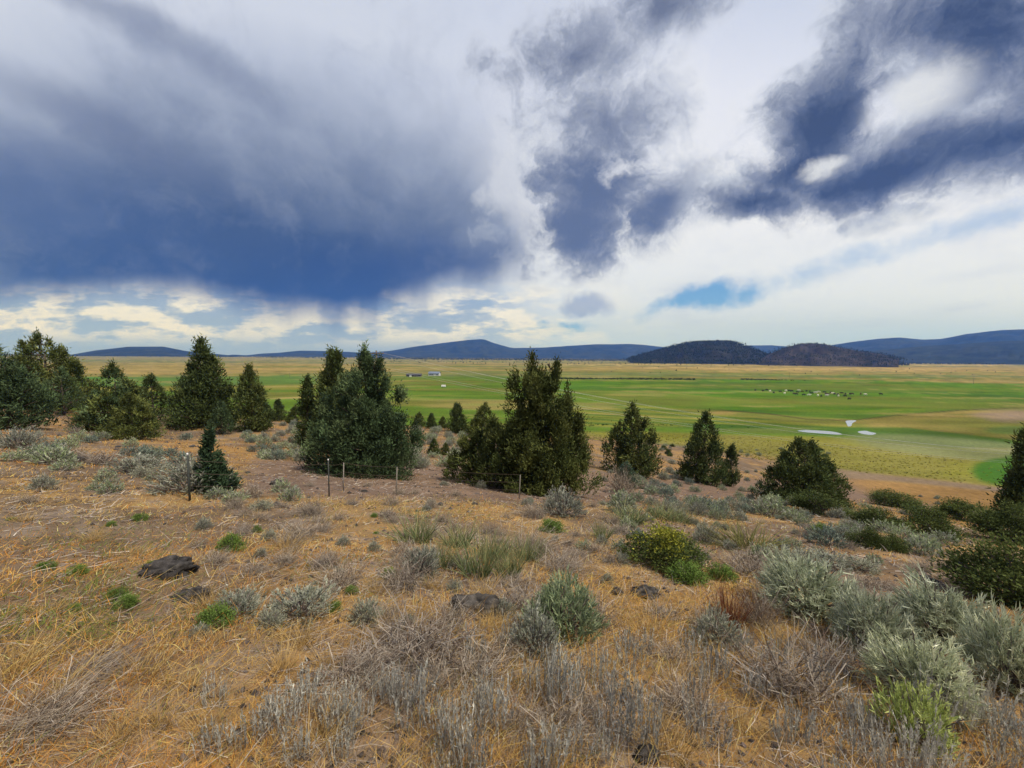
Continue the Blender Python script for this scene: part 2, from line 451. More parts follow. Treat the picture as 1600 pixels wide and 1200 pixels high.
def ground_color(P):
    x, y = P[:, 0], P[:, 1]
    px, py, dep = project(P)
    n = len(x)
    lx = lambda a: a[None, :]
    def over(c, new, w): return c * (1 - w[:, None]) + new[None, :] * w[:, None]
    # --- hill side
    f1 = fbm(x * .35, y * .35, 5); f2 = fbm(x * .09 + 30, y * .09, 4); f3 = fbm(x * 1.4, y * 1.4 + 7, 4)
    h = np.tile(ORANGE * .5 + STRAW * .25 + SOIL * .15, (n, 1))
    h = over(h, SOIL * .85, sst(f1, .38, .56) * .9)
    h = over(h, ORANGE * .9, sst(f2, .5, .68) * .4)
    h = over(h, GREYT, sst(f3, .52, .72) * .5)
    bare = sst(inpoly_edge(px, py, [(375, 715), (480, 716), (900, 730), (1000, 745)], [(350, 770), (520, 782), (900, 792), (1000, 790)]), -4, 8) * (dep > 8) * sst(px, 360, 410)
    h = over(h, SOIL * np.array([1.05, 1., 1.05]), bare * .85)
    # --- valley floor
    wx = px + (fbm(x * .02, y * .02, 4) - .5) * 26
    wy = py + (fbm(x * .015 + 9, y * .015, 4) - .5) * 5
    s1 = fbm(x * .004, y * .022, 5); s2 = fbm(x * .012 + 3, y * .05 + 8, 5); s3 = fbm(x * .05, y * .05, 4); s4 = fbm(x * .0011 + 8, y * .006, 5)
    v = np.tile(OLIVE, (n, 1))
    v = over(v, GOLD, sst(s4, .42, .52) * .85)
    v = over(v, DGREEN * 2.2, sst(s4, .40, .33) * .6)
    v = over(v, STRAW, sst(s1, .40, .34) * .5)
    v = over(v, GGREEN * .9, sst(s1, .50, .62) * .55)
    far = sst(py, 573, 562)
    v = over(v, np.array([.20, .185, .10]), far * .55)
    v = over(v, GREEN * .9, far * sst(s4, .6, .7) * .5)
    goldb = np.exp(-((wy - 577) / 6.) ** 2)
    v = over(v, GOLD * 1.05, goldb * (.10 + .75 * sst(s4 * .5 + s1 * .5, .42, .56)))
    # pastures
    def field(top, bot, colr, soft=1.6, amt=1.): 
        nonlocal v
        w = sst(inpoly_edge(px, wy, top, bot), -soft, soft) * amt
        v = over(v, colr, w)
    base_end = 760
    field([(150, 612), (480, 604), (600, 590), (800, 588), (890, 600)], [(150, 700), (900, 700)], GREEN * .80 + OLIVE * .18, 2.)
    w = sst(inpoly_edge(px, wy, [(150, 600), (600, 592), (900, 600)], [(150, 700), (900, 700)]), -2, 2) * sst(px, 910, 880)
    v = over(v, OLIVE * .85, w * sst(s2, .48, .62) * .75)
    v = over(v, YGREEN, w * sst(s1, .55, .66) * .4)
    wl = sst(inpoly_edge(px, wy, [(180, 589), (490, 586)], [(180, 604), (490, 600)]), -1.5, 1.5) * sst(px, 520, 480)
    v = over(v, np.array([.06, .165, .035]), wl)
    wl = sst(inpoly_edge(px, wy, [(180, 604.5), (640, 600)], [(180, 612), (640, 606)]), -1, 1) * sst(px, 640, 560)
    v = over(v, YGREEN * .95, wl * .7)
    # big irrigated field on the right
    wr = sst(px, 868, 884)
    wf = sst(inpoly_edge(px, wy, [(880, 592), (1250, 593), (1600, 599)], [(880, 640), (1000, 634), (1080, 637), (1150, 643), (1240, 651), (1330, 655), (1400, 645), (1500, 638), (1700, 632)]), -1.5, 1.5) * wr
    v = over(v, GREEN * 1.02, wf)
    v = over(v, OLIVE * .9, wf * sst(fbm(x * .03 + 20, y * .012, 5), .50, .64) * .28)
    v = over(v, YGREEN * .9, wf * sst(s2, .50, .68) * .35)
    v = over(v, DGREEN * 1.6, wf * sst(s1, .48, .60) * .65)
    lane = np.exp(-((py - np.interp(px, [1020, 1150, 1300, 1600], [612, 625, 630, 641])) / 1.3) ** 2) * wf
    v = over(v, OLIVE * 1.2, lane * .45)
    dit = np.exp(-((py - np.interp(px, [1000, 1130, 1200, 1260, 1330, 1400, 1500, 1600, 1700], [634, 641, 646.5, 655, 657, 649, 641, 637, 634])) / .9) ** 2) * sst(px, 1090, 1150)
    # strips under it, left of the ponds
    ws = sst(inpoly_edge(px, wy, [(860, 640), (1000, 633), (1080, 640), (1150, 650), (1330, 664)], [(860, 668), (1050, 668), (1150, 668), (1340, 676)]), -1.5, 1.5) * wr * sst(px, 1345, 1325)
    v = over(v, OLIVE * .7 + GREEN * .4, ws)
    st = .5 + .5 * np.sin((wy - .055 * px) * .95)
    v = over(v, DGREEN * 1.5, ws * sst(st, .55, .95) * .7)
    v = over(v, YGREEN * 1.05, ws * sst(st, .4, .0) * .5)
    wt_ = sst(inpoly_edge(px, wy, [(1060, 637), (1150, 643), (1240, 651), (1340, 656), (1420, 648)], [(1060, 641), (1150, 651), (1240, 661), (1340, 668), (1420, 664)]), -1, 1.5) * sst(px, 1050, 1090) * sst(px, 1430, 1370)
    v = over(v, GOLD * .85, wt_ * (.35 + .6 * sst(s3, .4, .6)))
    # dry ground right of the ponds
    wd = sst(inpoly_edge(px, wy, [(1350, 656), (1420, 647), (1500, 641), (1700, 636)], [(1350, 672), (1420, 676), (1520, 686), (1700, 700)]), -1.5, 3) * sst(px, 1335, 1375)
    v = over(v, OLIVE * .75 + GREEN * .3, wd)
    v = over(v, GOLD * .95, wd * sst(s2, .44, .58) * .75)
    v = over(v, OLIVE * .8, wd * sst(s1, .5, .6) * .6)
    v = over(v, PINKS * .95, sst(ell2(px, wy, 1585, 648, 75, 10) + (s3 - .5) * 1.2, 1.2, .5) * .8)
    v = over(v, DGREEN * 1.3 + GGREEN * .2, sst(ell2(px, wy, 1585, 672, 48, 7), 1.2, .7) * .7)
    v = over(v, SOIL * .35, dit * .8)
    # reed belt
    wb = sst(inpoly_edge(px, wy, [(1040, 660), (1150, 664), (1300, 667), (1420, 668), (1560, 684), (1640, 694)], [(1040, 668), (1150, 675), (1300, 680), (1420, 680), (1560, 694), (1640, 704)]), -1.5, 2) * sst(px, 1030, 1100)
    v = over(v, DGREEN * 1.5, wb * .85)
    # foot of the hill: yellow brush flat, grey flat, orange strip
    wq = sst(inpoly_edge(px, wy, [(1020, 674), (1200, 681), (1330, 683), (1500, 700), (1700, 708)], [(1020, 690), (1200, 720), (1330, 738), (1480, 752), (1700, 780)]), -2, 4)
    v = over(v, OLIVE * 1.1, wq)
    v = over(v, YGREEN * .95, wq * sst(s3, .45, .62) * .6)
    wg = sst(ell2(px, wy, 1500, 700, 190, 17, 5), 1.15, .7)
    v = over(v, GGREEN * 1.15, wg * .75)
    v = over(v, np.array([.05, .125, .02]), sst(ell2(px, wy, 1592, 736, 78, 25) + (s3 - .5) * .35, 1.1, .85) * (.65 + .5 * s2))
    wp = sst(inpoly_edge(px, wy, [(1280, 729), (1400, 744), (1500, 754), (1700, 776)], [(1280, 748), (1400, 754), (1500, 764), (1700, 785)]), -2, 3)
    v = over(v, PINKS * .85, wp * .8)
    wo = sst(inpoly_edge(px, wy, [(1280, 744), (1400, 753), (1500, 762), (1700, 784)], [(1280, 800), (1700, 800)]), -2, 3)
    v = over(v, ORANGE * .85 + SOIL * .2, wo * .85)
    tx = fbm(x * .035, y * .11, 5); ty = fbm(x * .009 + 4, y * .05 + 2, 4); tz = fbm(x * .003, y * .012 + 5, 4)
    v = v * (.36 + .72 * tx + .34 * ty)[:, None]
    v = over(v, OLIVE * .85, sst(tz, .52, .60) * .35 * sst(y, 120, 260))
    v = over(v, STRAW * .8, sst(ty, .60, .70) * .35 * sst(y, 120, 200))
    for (ax, ay, bx, by, wd_, cl, am) in [(880, 604, 1600, 617, .6, DGREEN * 1.3, .5), (600, 617, 880, 626, .7, DGREEN, .5), (420, 622, 640, 614, .7, STRAW, .6), (890, 649, 1200, 668, .8, DGREEN, .7), (890, 644, 1150, 658, .5, STRAW, .6), (300, 574, 900, 572, .6, DGREEN * 1.5, .6), (900, 579, 1600, 583, .6, DGREEN * 2., .5), (850, 570, 1600, 571, .5, STRAW * 1.2, .6), (1000, 575, 1500, 577, .5, STRAW * 1.2, .5)]:
        ly = ay + (px - ax) * (by - ay) / (bx - ax)
        wl_ = np.exp(-((py - ly - (ty - .5) * 5) / wd_) ** 2) * sst(px, ax - 5, ax + 25) * sst(px, bx + 5, bx - 25)
        v = over(v, cl, wl_ * am)
    k = sst(P[:, 2], 3.5, .8)      # 1 on the valley floor
    inval = (k * sst(y, 20, 60))
    outside = (px < -200) | (px > 1800) | (dep < 1)
    col = h * (1 - inval[:, None]) + v * inval[:, None]
    ow = (outside & (inval > .5))
    col[ow] = (OLIVE * .6 + GREEN * .4)[None, :] * (.8 + .5 * s2[ow, None])
    return col

def build_ground():
    inner = np.radians(np.linspace(-57, 57, 600))
    outer = np.radians(np.linspace(57, 303, 60))[1:-1]
    az = np.concatenate([inner, outer])
    r1 = np.exp(np.linspace(math.log(.6), math.log(70), 150))
    # rows on the flat: about even in the picture
    v = np.linspace(CAMZ / 70, CAMZ / 600, 210)[1:]
    r2 = CAMZ / v
    r3 = np.exp(np.linspace(math.log(600), math.log(12500), 70))[1:]
    r = np.concatenate([r1, r2, r3])
    A, Rr = np.meshgrid(az, r)
    X = Rr * np.sin(A); Y = Rr * np.cos(A)
    Z = height(X.ravel(), Y.ravel())
    V = np.stack([X.ravel(), Y.ravel(), Z], 1)
    nr, na = len(r), len(az)
    i = np.arange(nr - 1)[:, None] * na; j = np.arange(na)[None, :]; jn = (j + 1) % na
    F = np.stack([i + j, i + jn, i + na + jn, i + na + j], -1).reshape(-1, 4)[:, ::-1]
    # centre cap
    c = len(V); V = np.vstack([V, [[0, 0, float(height(0, .01))]]])
    me = mesh_np('ground', V, F, ground_color(V), M_GROUND, True)
    o = tag(obj('ground', me), kind='structure')
build_ground()

# ------------------------------------------------------------------ ribbons: the stuff every plant is made of
def ribbons(P, D, L, W, B=None, seg=2, cols=None, tipcol=None, taper=True, g=None):
    """n blades from P along D (unit), length L, width W, bend vector B at the tip; returns V, F(tris), Col"""
    g = g or rng
    n = len(P); L = np.broadcast_to(L, n)[:, None]; W = np.broadcast_to(W, n)[:, None]
    S = np.cross(D, g.normal(size=(n, 3))); S /= np.linalg.norm(S, axis=1)[:, None] + 1e-9
    if B is None: B = np.zeros((n, 3))
    rows = []; per = []
    for k in range(seg + 1):
        t = k / seg
        c = P + D * L * t + B * (t * t)
        wk = W * .5 * ((1 - t ** 1.6) if taper else 1.)
        if taper and k == seg: rows.append(c)
        else: rows.append(c - S * wk); rows.append(c + S * wk)
    m = len(rows)
    V = np.stack(rows, 1).reshape(-1, 3)
    base = (np.arange(n) * m)[:, None]
    tri = []
    for k in range(seg):
        a = 2 * k
        if taper and k == seg - 1: tri.append([a, a + 1, a + 2])
        else: tri += [[a, a + 1, a + 3], [a, a + 3, a + 2]]
    F = (base[:, :, None] + np.array(tri)[None]).reshape(-1, 3)
    if cols is None: cols = np.ones((n, 3))
    cc = np.repeat(cols[:, None, :], m, 1)
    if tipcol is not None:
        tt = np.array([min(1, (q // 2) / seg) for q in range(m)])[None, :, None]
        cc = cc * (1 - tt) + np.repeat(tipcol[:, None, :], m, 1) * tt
    return V, F, cc.reshape(-1, 3)

class Acc:
    def __init__(s): s.V = []; s.F = []; s.C = []; s.n = 0
    def add(s, V, F, Cc):
        s.V.append(V); s.F.append(F + s.n); s.C.append(Cc); s.n += len(V)
    def mesh(s, name, mat): return mesh_np(name, np.vstack(s.V), np.vstack(s.F), np.vstack(s.C), mat)
    def merged(s, o): 
        a = Acc(); 
        for k in (s, o):
            for v, f, c in zip(k.V, k.F, k.C): pass
        return a
def unit(a): return a / (np.linalg.norm(a, axis=-1, keepdims=True) + 1e-9)
def pick(g, cols, n, jit=.18):
    c = np.array(cols)[g.integers(0, len(cols), n)]
    return np.clip(c * (1 + g.normal(size=(n, 1)) * jit), .004, .9)
def tube(a, pts, rad, sides=6, col=(.2, .15, .1)):
    pts = np.array(pts, float); rad = np.broadcast_to(rad, len(pts))
    V = []
    for i, p in enumerate(pts):
        d = unit(pts[min(i + 1, len(pts) - 1)] - pts[max(i - 1, 0)])
        s = unit(np.cross(d, [0.31, .2, .93] if abs(d[2]) < .8 else [1, .1, 0])); t = np.cross(d, s)
        for k in range(sides):
            an = 2 * math.pi * k / sides
            V.append(p + (s * math.cos(an) + t * math.sin(an)) * rad[i])
    V = np.array(V); F = []
    for i in range(len(pts) - 1):
        for k in range(sides):
            q = i * sides; k2 = (k + 1) % sides
            F += [[q + k, q + k2, q + sides + k2], [q + k, q + sides + k2, q + sides + k]]
    e = (len(pts) - 1) * sides
    for k in range(1, sides - 1): F += [[0, k + 1, k], [e, e + k, e + k + 1]]
    a.add(V, np.array(F), np.tile(col, (len(V), 1)))

# ------------------------------------------------------------------ junipers
def juniper_mesh(seed, H, Wd, leaders, dens=1., cols=None, openness=.0, low=.02):
    """leaders: (dx, dy, height fraction, radius fraction) in units of half width"""
    g = np.random.default_rng(seed)
    cols = cols or [(.034, .056, .022), (.042, .066, .03), (.055, .078, .032), (.027, .046, .02)]
    cols = [tuple(np.array(c) * [1.22, 1.15, 1.0]) for c in cols]
    cr = Acc(); tr = Acc()
    tube(tr, [(0, 0, -.15), (.02 * H, 0, .2 * H), (0, .01 * H, .55 * H), (0, 0, .8 * H)], [.035 * H, .028 * H, .015 * H, .004 * H], 7)
    lf = (.011 * H + .035) * (1.14 if dens >= 1.3 else 2.0)
    for (dx, dy, hf, rf) in leaders:
        h = H * hf; R = Wd * .5 * rf
        big = dens >= 1.3
        n = int(128 * (dens if big else 1.75 * max(dens, .8)) * (h / H) * (.35 + rf)); R *= 1.06 if big else 1.14
        nb = max(22, n // 4) if big else max(30, n // 3)
        tb = low + (1 - np.power(g.random(nb) * .995, 0.80)) * (1 - low)
        ab = g.random(nb) * 2 * math.pi
        eb = g.uniform(.78, 1.15, nb)
        q = g.integers(0, nb, n)
        t = np.clip(tb[q] + g.normal(size=n) * (.035 if big else .05), low, .995)
        an = ab[q] + g.normal(size=n) * (.20 if big else .35)
        prof = np.power(1 - np.power(t, 1.35), .85) * np.minimum(1, .74 + t * 2.0)
        rr = R * prof * eb[q] * np.sqrt(g.uniform(.30, 1.08, n)) * (1 - openness * g.random(n))
        cx = dx * Wd * .5 * (1 - .15 * t); cy = dy * Wd * .5 * (1 - .15 * t)
        cen = np.stack([cx + rr * np.cos(an), cy + rr * np.sin(an), h * t], 1)
        for w_ in range(0, n, 9):
            tube(tr, [(cx[w_] * .6, cy[w_] * .6, max(h * t[w_] - .9 * rr[w_] * .6, .03 * H)), cen[w_] * [.7, .7, 1] + [0, 0, -.04 * H], cen[w_]], [.011 * H, .007 * H, .002 * H], 4)
        k = int(64 if dens >= 1.3 else 21)
        size = g.uniform(.018, .040, n) * (1 if big else 1.25) * H * (1.15 - .5 * t) + .02
        off = g.normal(size=(n, k, 3)) * size[:, None, None] * np.array([.62, .62, .95])
        outv = np.stack([np.cos(an), np.sin(an), np.zeros(n)], 1)
        off += (outv[:, None, :] * .5 + np.array([0, 0, .5])) * np.abs(g.normal(size=(n, k, 1))) * size[:, None, None]
        P = (cen[:, None, :] + off).reshape(-1, 3)
        D = unit(outv[:, None, :] * .6 + np.array([0, 0, .85]) + g.normal(size=(n, k, 3)) * .5).reshape(-1, 3)
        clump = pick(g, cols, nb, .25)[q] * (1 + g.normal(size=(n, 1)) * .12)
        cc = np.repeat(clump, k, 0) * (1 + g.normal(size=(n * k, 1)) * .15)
        ok = P[:, 2] > .015 * H
        P, D, cc = P[ok], D[ok], cc[ok]
        m = len(P)
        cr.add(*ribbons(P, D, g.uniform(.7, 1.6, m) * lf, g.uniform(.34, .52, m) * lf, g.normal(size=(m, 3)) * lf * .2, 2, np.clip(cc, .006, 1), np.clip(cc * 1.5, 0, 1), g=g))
        m = 90
        P = np.stack([np.full(m, dx * Wd * .5 * .85), np.full(m, dy * Wd * .5 * .85), h * g.uniform(.84, .99, m)], 1) + g.normal(size=(m, 3)) * .011 * H
        D = unit(np.array([0, 0, 1.]) + g.normal(size=(m, 3)) * .4)
        cr.add(*ribbons(P, D, lf * 1.3, lf * .4, None, 2, pick(g, cols, m), None, g=g))
    return tr.mesh('trunk', M_BARK), cr.mesh('crown', M_CONIFER)

BLUEG = [(.040, .066, .034), (.054, .086, .044), (.072, .105, .054), (.032, .052, .027)]
OLIVEG = [(.056, .072, .024), (.074, .092, .030), (.098, .115, .038), (.040, .054, .018)]
DARKG = [(.032, .048, .019), (.046, .065, .025), (.062, .082, .03)]
TREES = []
def tree(px, depth, toppy, wpx, leaders, cols, label, seed, dens=1., mesh=None, openness=0., basepy=None):
    if basepy is not None: x, y, z = hit(px, basepy)
    else: x, y, z = at(px, depth)
    d = math.hypot(y, 0)
    top = CAMZ + gno(px, toppy)[1] * y
    H = max(top - z, .4); Wd = wpx / FPX * y
    if mesh: tm, cm = mesh; 
    else: tm, cm = juniper_mesh(seed, H, Wd, leaders, dens, cols, openness)
    e = bpy.data.objects.new('juniper_tree', None); C.objects.link(e)
    e.empty_display_size = .3; e.location = (x, y, z)
    tag(e, label, 'tree', 'junipers on the hillside')
    obj('trunk', tm, e); obj('crown', cm, e)
    TREES.append((x, y, Wd / 2))
    print('tree', px, 'dist %.1f H %.1f W %.1f' % (y, H, Wd))
    return e
one = [(0, 0, 1, 1)]
tree(572, 20, 543, 178, [(-.02, 0, 1, .30), (.0, .05, .92, .52), (-.30, .1, .86, .46), (.28, -.05, .88, .44), (.68, 0, .66, .36), (-.62, -.1, .68, .42), (0, -.3, .8, .5), (.15, -.5, .62, .5), (-.3, -.45, .5, .5), (.5, -.35, .45, .45), (.1, .5, .6, .5)], BLUEG,
     'broad blue-green juniper with a thin pointed tip behind the second metal fence post', 11, 1.35)
tree(836, 18.6, 556, 186, [(-.06, 0, 1, .26), (.18, .1, .93, .34), (.42, -.05, .95, .30), (-.36, 0, .90, .30), (.0, -.3, .86, .5), (.62, -.1, .82, .34), (.3, -.3, .82, .42), (-.2, -.1, .84, .4), (-.3, -.2, .66, .42), (.82, -.1, .50, .32), (.4, -.4, .55, .5), (.1, .4, .7, .5), (-.72, 0, .5, .34)], OLIVEG,
     'tall olive-green juniper with several ragged leaders beside the broad blue-green one', 12, 1.3, openness=.15)
tree(748, 20., 660, 104, [(-.45, 0, .72, .6), (.0, 0, .85, .6), (.5, 0, 1, .6)], OLIVEG, 'low bushy juniper at the left foot of the ragged olive juniper', 13, .9)
tree(988, 37, 632, 92, [(0, 0, 1, .50), (-.5, 0, .76, .5), (.5, 0, .78, .5), (0, -.3, .7, .6)], [*DARKG, *OLIVEG], 'dark three-peaked juniper with a round top and low shoulders', 14, 1.)
tree(1103, 40, 648, 68, [(0, 0, 1, .85), (.4, 0, .6, .6), (-.45, .1, .62, .55)], DARKG, 'single dark conical juniper with a squat pyramid outline', 15, 1.)
tree(1146, 41, 697, 20, one, DARKG, 'tiny dark juniper at the foot of the pyramid-shaped one', 16, .35)
tree(1262, 28, 690, 128, [(-.2, 0, 1, .7), (.2, .1, .96, .65), (.62, 0, .66, .5), (-.62, 0, .74, .45), (0, -.4, .6, .7)], DARKG, 'broad low rounded juniper on the edge above the yellow brush flat', 17, 1.15)
tree(1612, 26, 668, 66, [(0, 0, 1, .6), (-.25, 0, .6, .8)], DARKG, 'dark juniper above the orange strip, mostly out of the picture', 18, 1., openness=.1)
tree(320, 44, 533, 100, [(0, 0, 1, .58), (-.5, 0, .72, .5), (.38, 0, .80, .55), (0, -.4, .6, .7), (-.15, .2, .92, .5)], DARKG, 'tall dark juniper with a pointed head, twin of the slimmer one beside it', 19, 1.1)
tree(394, 43, 575, 62, [(-.1, 0, 1, .8), (.4, 0, .68, .55), (.1, -.3, .6, .7)], [*DARKG, *OLIVEG], 'slimmer dark juniper against the tall pointed one', 20, .9)
tree(345, 39, 630, 34, one, BLUEG, 'small green juniper in front of the tall pointed one', 21, .5)
tree(521, 33, 547, 62, [(0, 0, 1, .55), (.35, 0, .93, .5), (-.4, 0, .78, .5), (0, -.3, .6, .8)], DARKG, 'dark juniper looking out from behind the broad blue-green one', 22, 1., openness=.1)
tree(480, 34, 590, 26, [(0, 0, 1, .9)], DARKG, 'thin dark juniper spire beside the one behind the blue-green juniper', 23, .5, openness=.15)
tree(75, 52, 523, 140, [(-.1, 0, 1, .6), (-.5, 0, .86, .5), (.4, 0, .84, .5), (.75, 0, .62, .4), (0, -.4, .7, .7)], [*DARKG, *OLIVEG], 'large spreading juniper on the knoll by the bare orange grass', 24, 1.1, openness=.12)
tree(12, 33, 548, 128, [(-.2, 0, 1, .75), (.35, 0, .8, .65), (.1, -.3, .7, .7)], BLUEG, 'dense rounded juniper in front of the large spreading one', 25, 1.2)
tree(98, 48, 577, 66, [(0, 0, 1, 1)], [*DARKG, *BLUEG], 'rounded juniper tucked under the large spreading one', 26, .8)
tree(182, 36, 572, 118, [(-.05, 0, 1, .62), (-.55, 0, .64, .5), (.45, 0, .74, .55), (.1, -.4, .6, .6)], [*OLIVEG, *BLUEG], 'mid-green juniper between the knoll and the tall pointed one', 27, 1.1)
tree(205, 30, 615, 92, [(0, 0, 1, .7), (-.5, 0, .6, .5), (.45, 0, .7, .5)], OLIVEG, 'loose low juniper with bare lower twigs in front of the mid-green one', 28, .9, openness=.15)
tree(238, 46, 588, 52, one, DARKG, 'dark dome-shaped juniper half hidden behind the mid-green one', 29, .7)
small = juniper_mesh(41, 2.6, 2.2, [(0, 0, 1, .8), (.3, 0, .7, .6)], .55, DARKG)
small2 = juniper_mesh(42, 2.4, 2.6, [(0, 0, 1, .9), (-.4, 0, .8, .5)], .55, OLIVEG)
def small_tree(px, depth, hpx, src, label, group='junipers on the hillside'):
    x, y, z = at(px, depth)
    e = bpy.data.objects.new('juniper_tree', None); C.objects.link(e)
    s = hpx / FPX * y / 2.6
    e.location = (x, y, z - .03); e.scale = (s, s, s); e.rotation_euler = (0, 0, px * 1.7)
    tag(e, label, 'tree', group)
    obj('trunk', src[0], e); obj('crown', src[1], e)
    TREES.append((x, y, 1.1 * s))
for i, (px, dp, h) in enumerate([(435, 58, 34), (462, 56, 30), (418, 60, 24), (655, 62, 26), (674, 60, 24), (692, 63, 20)]):
    small_tree(px, dp, h, (small, small2)[i % 2], 'small dark juniper in the row at the brow of the hill')
small_tree(714, 56, 46, small, 'round-headed juniper standing alone between the two big junipers')
small_tree(758, 52, 58, small2, 'dark juniper close behind the ragged olive juniper')
small_tree(678, 34, 26, small, 'knee-high juniper seedling among pale sagebrush, greener of two')
small_tree(696, 35, 20, small2, 'knee-high juniper seedling among pale sagebrush, duller of two')
sap = juniper_mesh(43, 2.0, 1.5, [(0, 0, 1, .42), (.6, 0, .46, .42), (-.45, .1, .5, .45), (.2, -.3, .5, .5)], .8, [(.03, .055, .03), (.04, .07, .04)], .1)
x, y, z = hit(332, 770)
e = bpy.data.objects.new('juniper_sapling', None); C.objects.link(e); e.location = (x, y, z)
s = 95 / FPX * y / 2.0; e.scale = (s, s, s)
tag(e, 'young juniper with a bare spire rising from a grey bush by the fence', 'sapling')
obj('trunk', sap[0], e); obj('crown', sap[1], e); TREES.append((x, y, .5))
sap2 = juniper_mesh(44, 1.6, 1.3, one, .6, [(.05, .085, .065), (.065, .10, .075)])
x, y, z = at(980, 25)
e = bpy.data.objects.new('juniper_sapling', None); C.objects.link(e); e.location = (x, y, z)
s = 40 / FPX * y / 1.6; e.scale = (s, s, s)
tag(e, 'blue-green juniper sapling below the three-peaked juniper', 'sapling')
obj('trunk', sap2[0], e); obj('crown', sap2[1], e); TREES.append((x, y, .6))

# ------------------------------------------------------------------ shrubs (unit size: 1 m across, 1 m tall)
TW = [(.17, .14, .13), (.22, .19, .18), (.13, .10, .09)]
def sage_mesh(seed, n, L, W, cols, upright=.5, leaves=6, twigs=120, lean=(0, 0)):
    g = np.random.default_rng(seed); fo = Acc(); tw = Acc()
    th = np.arccos(1 - g.random(n) * .95); an = g.random(n) * 2 * math.pi
    lump = 1 + .2 * np.sin(an * 3 + seed) + .12 * np.sin(an * 7 + th * 4)
    rad = np.stack([np.sin(th) * np.cos(an), np.sin(th) * np.sin(an), np.cos(th)], 1)
    r = g.uniform(.45, .98, n) ** .7 * lump
    B0 = rad * r[:, None] * np.array([.46, .46, .80]) + [0, 0, .05]
    B0[:, 0] += lean[0] * B0[:, 2]; B0[:, 1] += lean[1] * B0[:, 2]
    ax = unit(rad * (1 - upright) + np.array([lean[0], lean[1], upright * 1.1]) + g.normal(size=(n, 3)) * .16)
    sc = pick(g, cols, n, .15)
    k = leaves
    tpos = np.linspace(0, .75, k)[None, :, None]
    P = (B0[:, None, :] + ax[:, None, :] * L * tpos).reshape(-1, 3)
    D = unit(ax[:, None, :] + g.normal(size=(n, k, 3)) * .33).reshape(-1, 3)
    cc = np.repeat(sc, k, 0) * (1 + g.normal(size=(n * k, 1)) * .12)
    m = len(P)
    fo.add(*ribbons(P, D, g.uniform(.35, .62, m) * L, W * g.uniform(.7, 1.3, m), None, 2, cc * .8, np.clip(cc * 1.2, 0, 1), g=g))
    q = g.integers(0, n, twigs)
    root = g.normal(size=(twigs, 3)) * [.05, .05, .0]
    dv = B0[q] - root; ln = np.linalg.norm(dv, axis=1)
    tw.add(*ribbons(root, unit(dv + [0, 0, -.12]), ln * 1.02, .014, g.normal(size=(twigs, 3)) * .04 + [0, 0, .1], 3, pick(g, TW, twigs), None, False, g=g))
    return fo.mesh('foliage', M_LEAF), tw.mesh('stems', M_TWIG)
def wand_mesh(seed, n, cols, L=.8, leaf=.07, W=.016, spread=.4, leaves=12, twigs=60):
    g = np.random.default_rng(seed); fo = Acc(); tw = Acc()
    a = g.random(n) * 6.283; r = np.sqrt(g.random(n)) * .42
    B0 = np.stack([r * np.cos(a), r * np.sin(a), np.zeros(n)], 1)
    h = g.uniform(.45, 1, n) * L
    ax = unit(np.stack([np.cos(a) * r * spread, np.sin(a) * r * spread, np.ones(n)], 1) + g.normal(size=(n, 3)) * .13)
    k = leaves
    t = g.uniform(.30, .97, (n, k, 1))
    P = (B0[:, None] + ax[:, None] * h[:, None, None] * t).reshape(-1, 3)
    D = unit(ax[:, None] * 1.2 + g.normal(size=(n, k, 3)) * .45).reshape(-1, 3)
    cc = np.repeat(pick(g, cols, n, .15), k, 0)
    m = len(P)
    fo.add(*ribbons(P, D, g.uniform(.6, 1.4, m) * leaf, W * g.uniform(.7, 1.3, m), None, 1, cc, None, g=g))
    tw.add(*ribbons(B0, ax, h, .010, None, 3, pick(g, TW, n) * .9 + .04, pick(g, cols, n), g=g))
    d2 = unit(g.normal(size=(twigs, 3)) + [0, 0, .8]); d2[:, 2] = np.abs(d2[:, 2])
    tw.add(*ribbons(g.normal(size=(twigs, 3)) * [.15, .15, 0], d2, g.uniform(.2, .5, twigs), .009, g.normal(size=(twigs, 3)) * .06, 3, pick(g, TW, twigs), g=g))
    return fo.mesh('foliage', M_LEAF), tw.mesh('stems', M_TWIG)
def twig_mesh(seed, n, cols, W=.009, up=.3, lean=(0, 0), droop=.0):
    g = np.random.default_rng(seed); tw = Acc()
    d0 = g.normal(size=(n, 3)); d0[:, 2] = np.abs(d0[:, 2]) + up
    d0 = unit(d0 + [lean[0], lean[1], 0])
    P0 = g.normal(size=(n, 3)) * [.07, .07, .0] + [0, 0, .0]
    P0 = P0 * 2.2; ln = g.uniform(.18, .62, n)
    Bv = g.normal(size=(n, 3)) * .17 + np.array([lean[0], lean[1], -droop]) * .2
    tw.add(*ribbons(P0, d0 * [1, 1, 1.6], ln, W * 1.4, Bv, 4, pick(g, cols, n), None, False, g=g))
    for rep in range(3):
        q = g.integers(0, n, n * 2); t = g.uniform(.35, .95, (n * 2, 1))
        P = P0[q] + (d0[q] * [1, 1, 1.6]) * ln[q][:, None] * t + Bv[q] * t * t
        D = unit(d0[q] + g.normal(size=(n * 2, 3)) * .75)
        tw.add(*ribbons(P, D, g.uniform(.10, .26, n * 2), W, g.normal(size=(n * 2, 3)) * .04, 2, pick(g, cols, n * 2), None, g=g))
    return None, tw.mesh('twigs', M_TWIG)
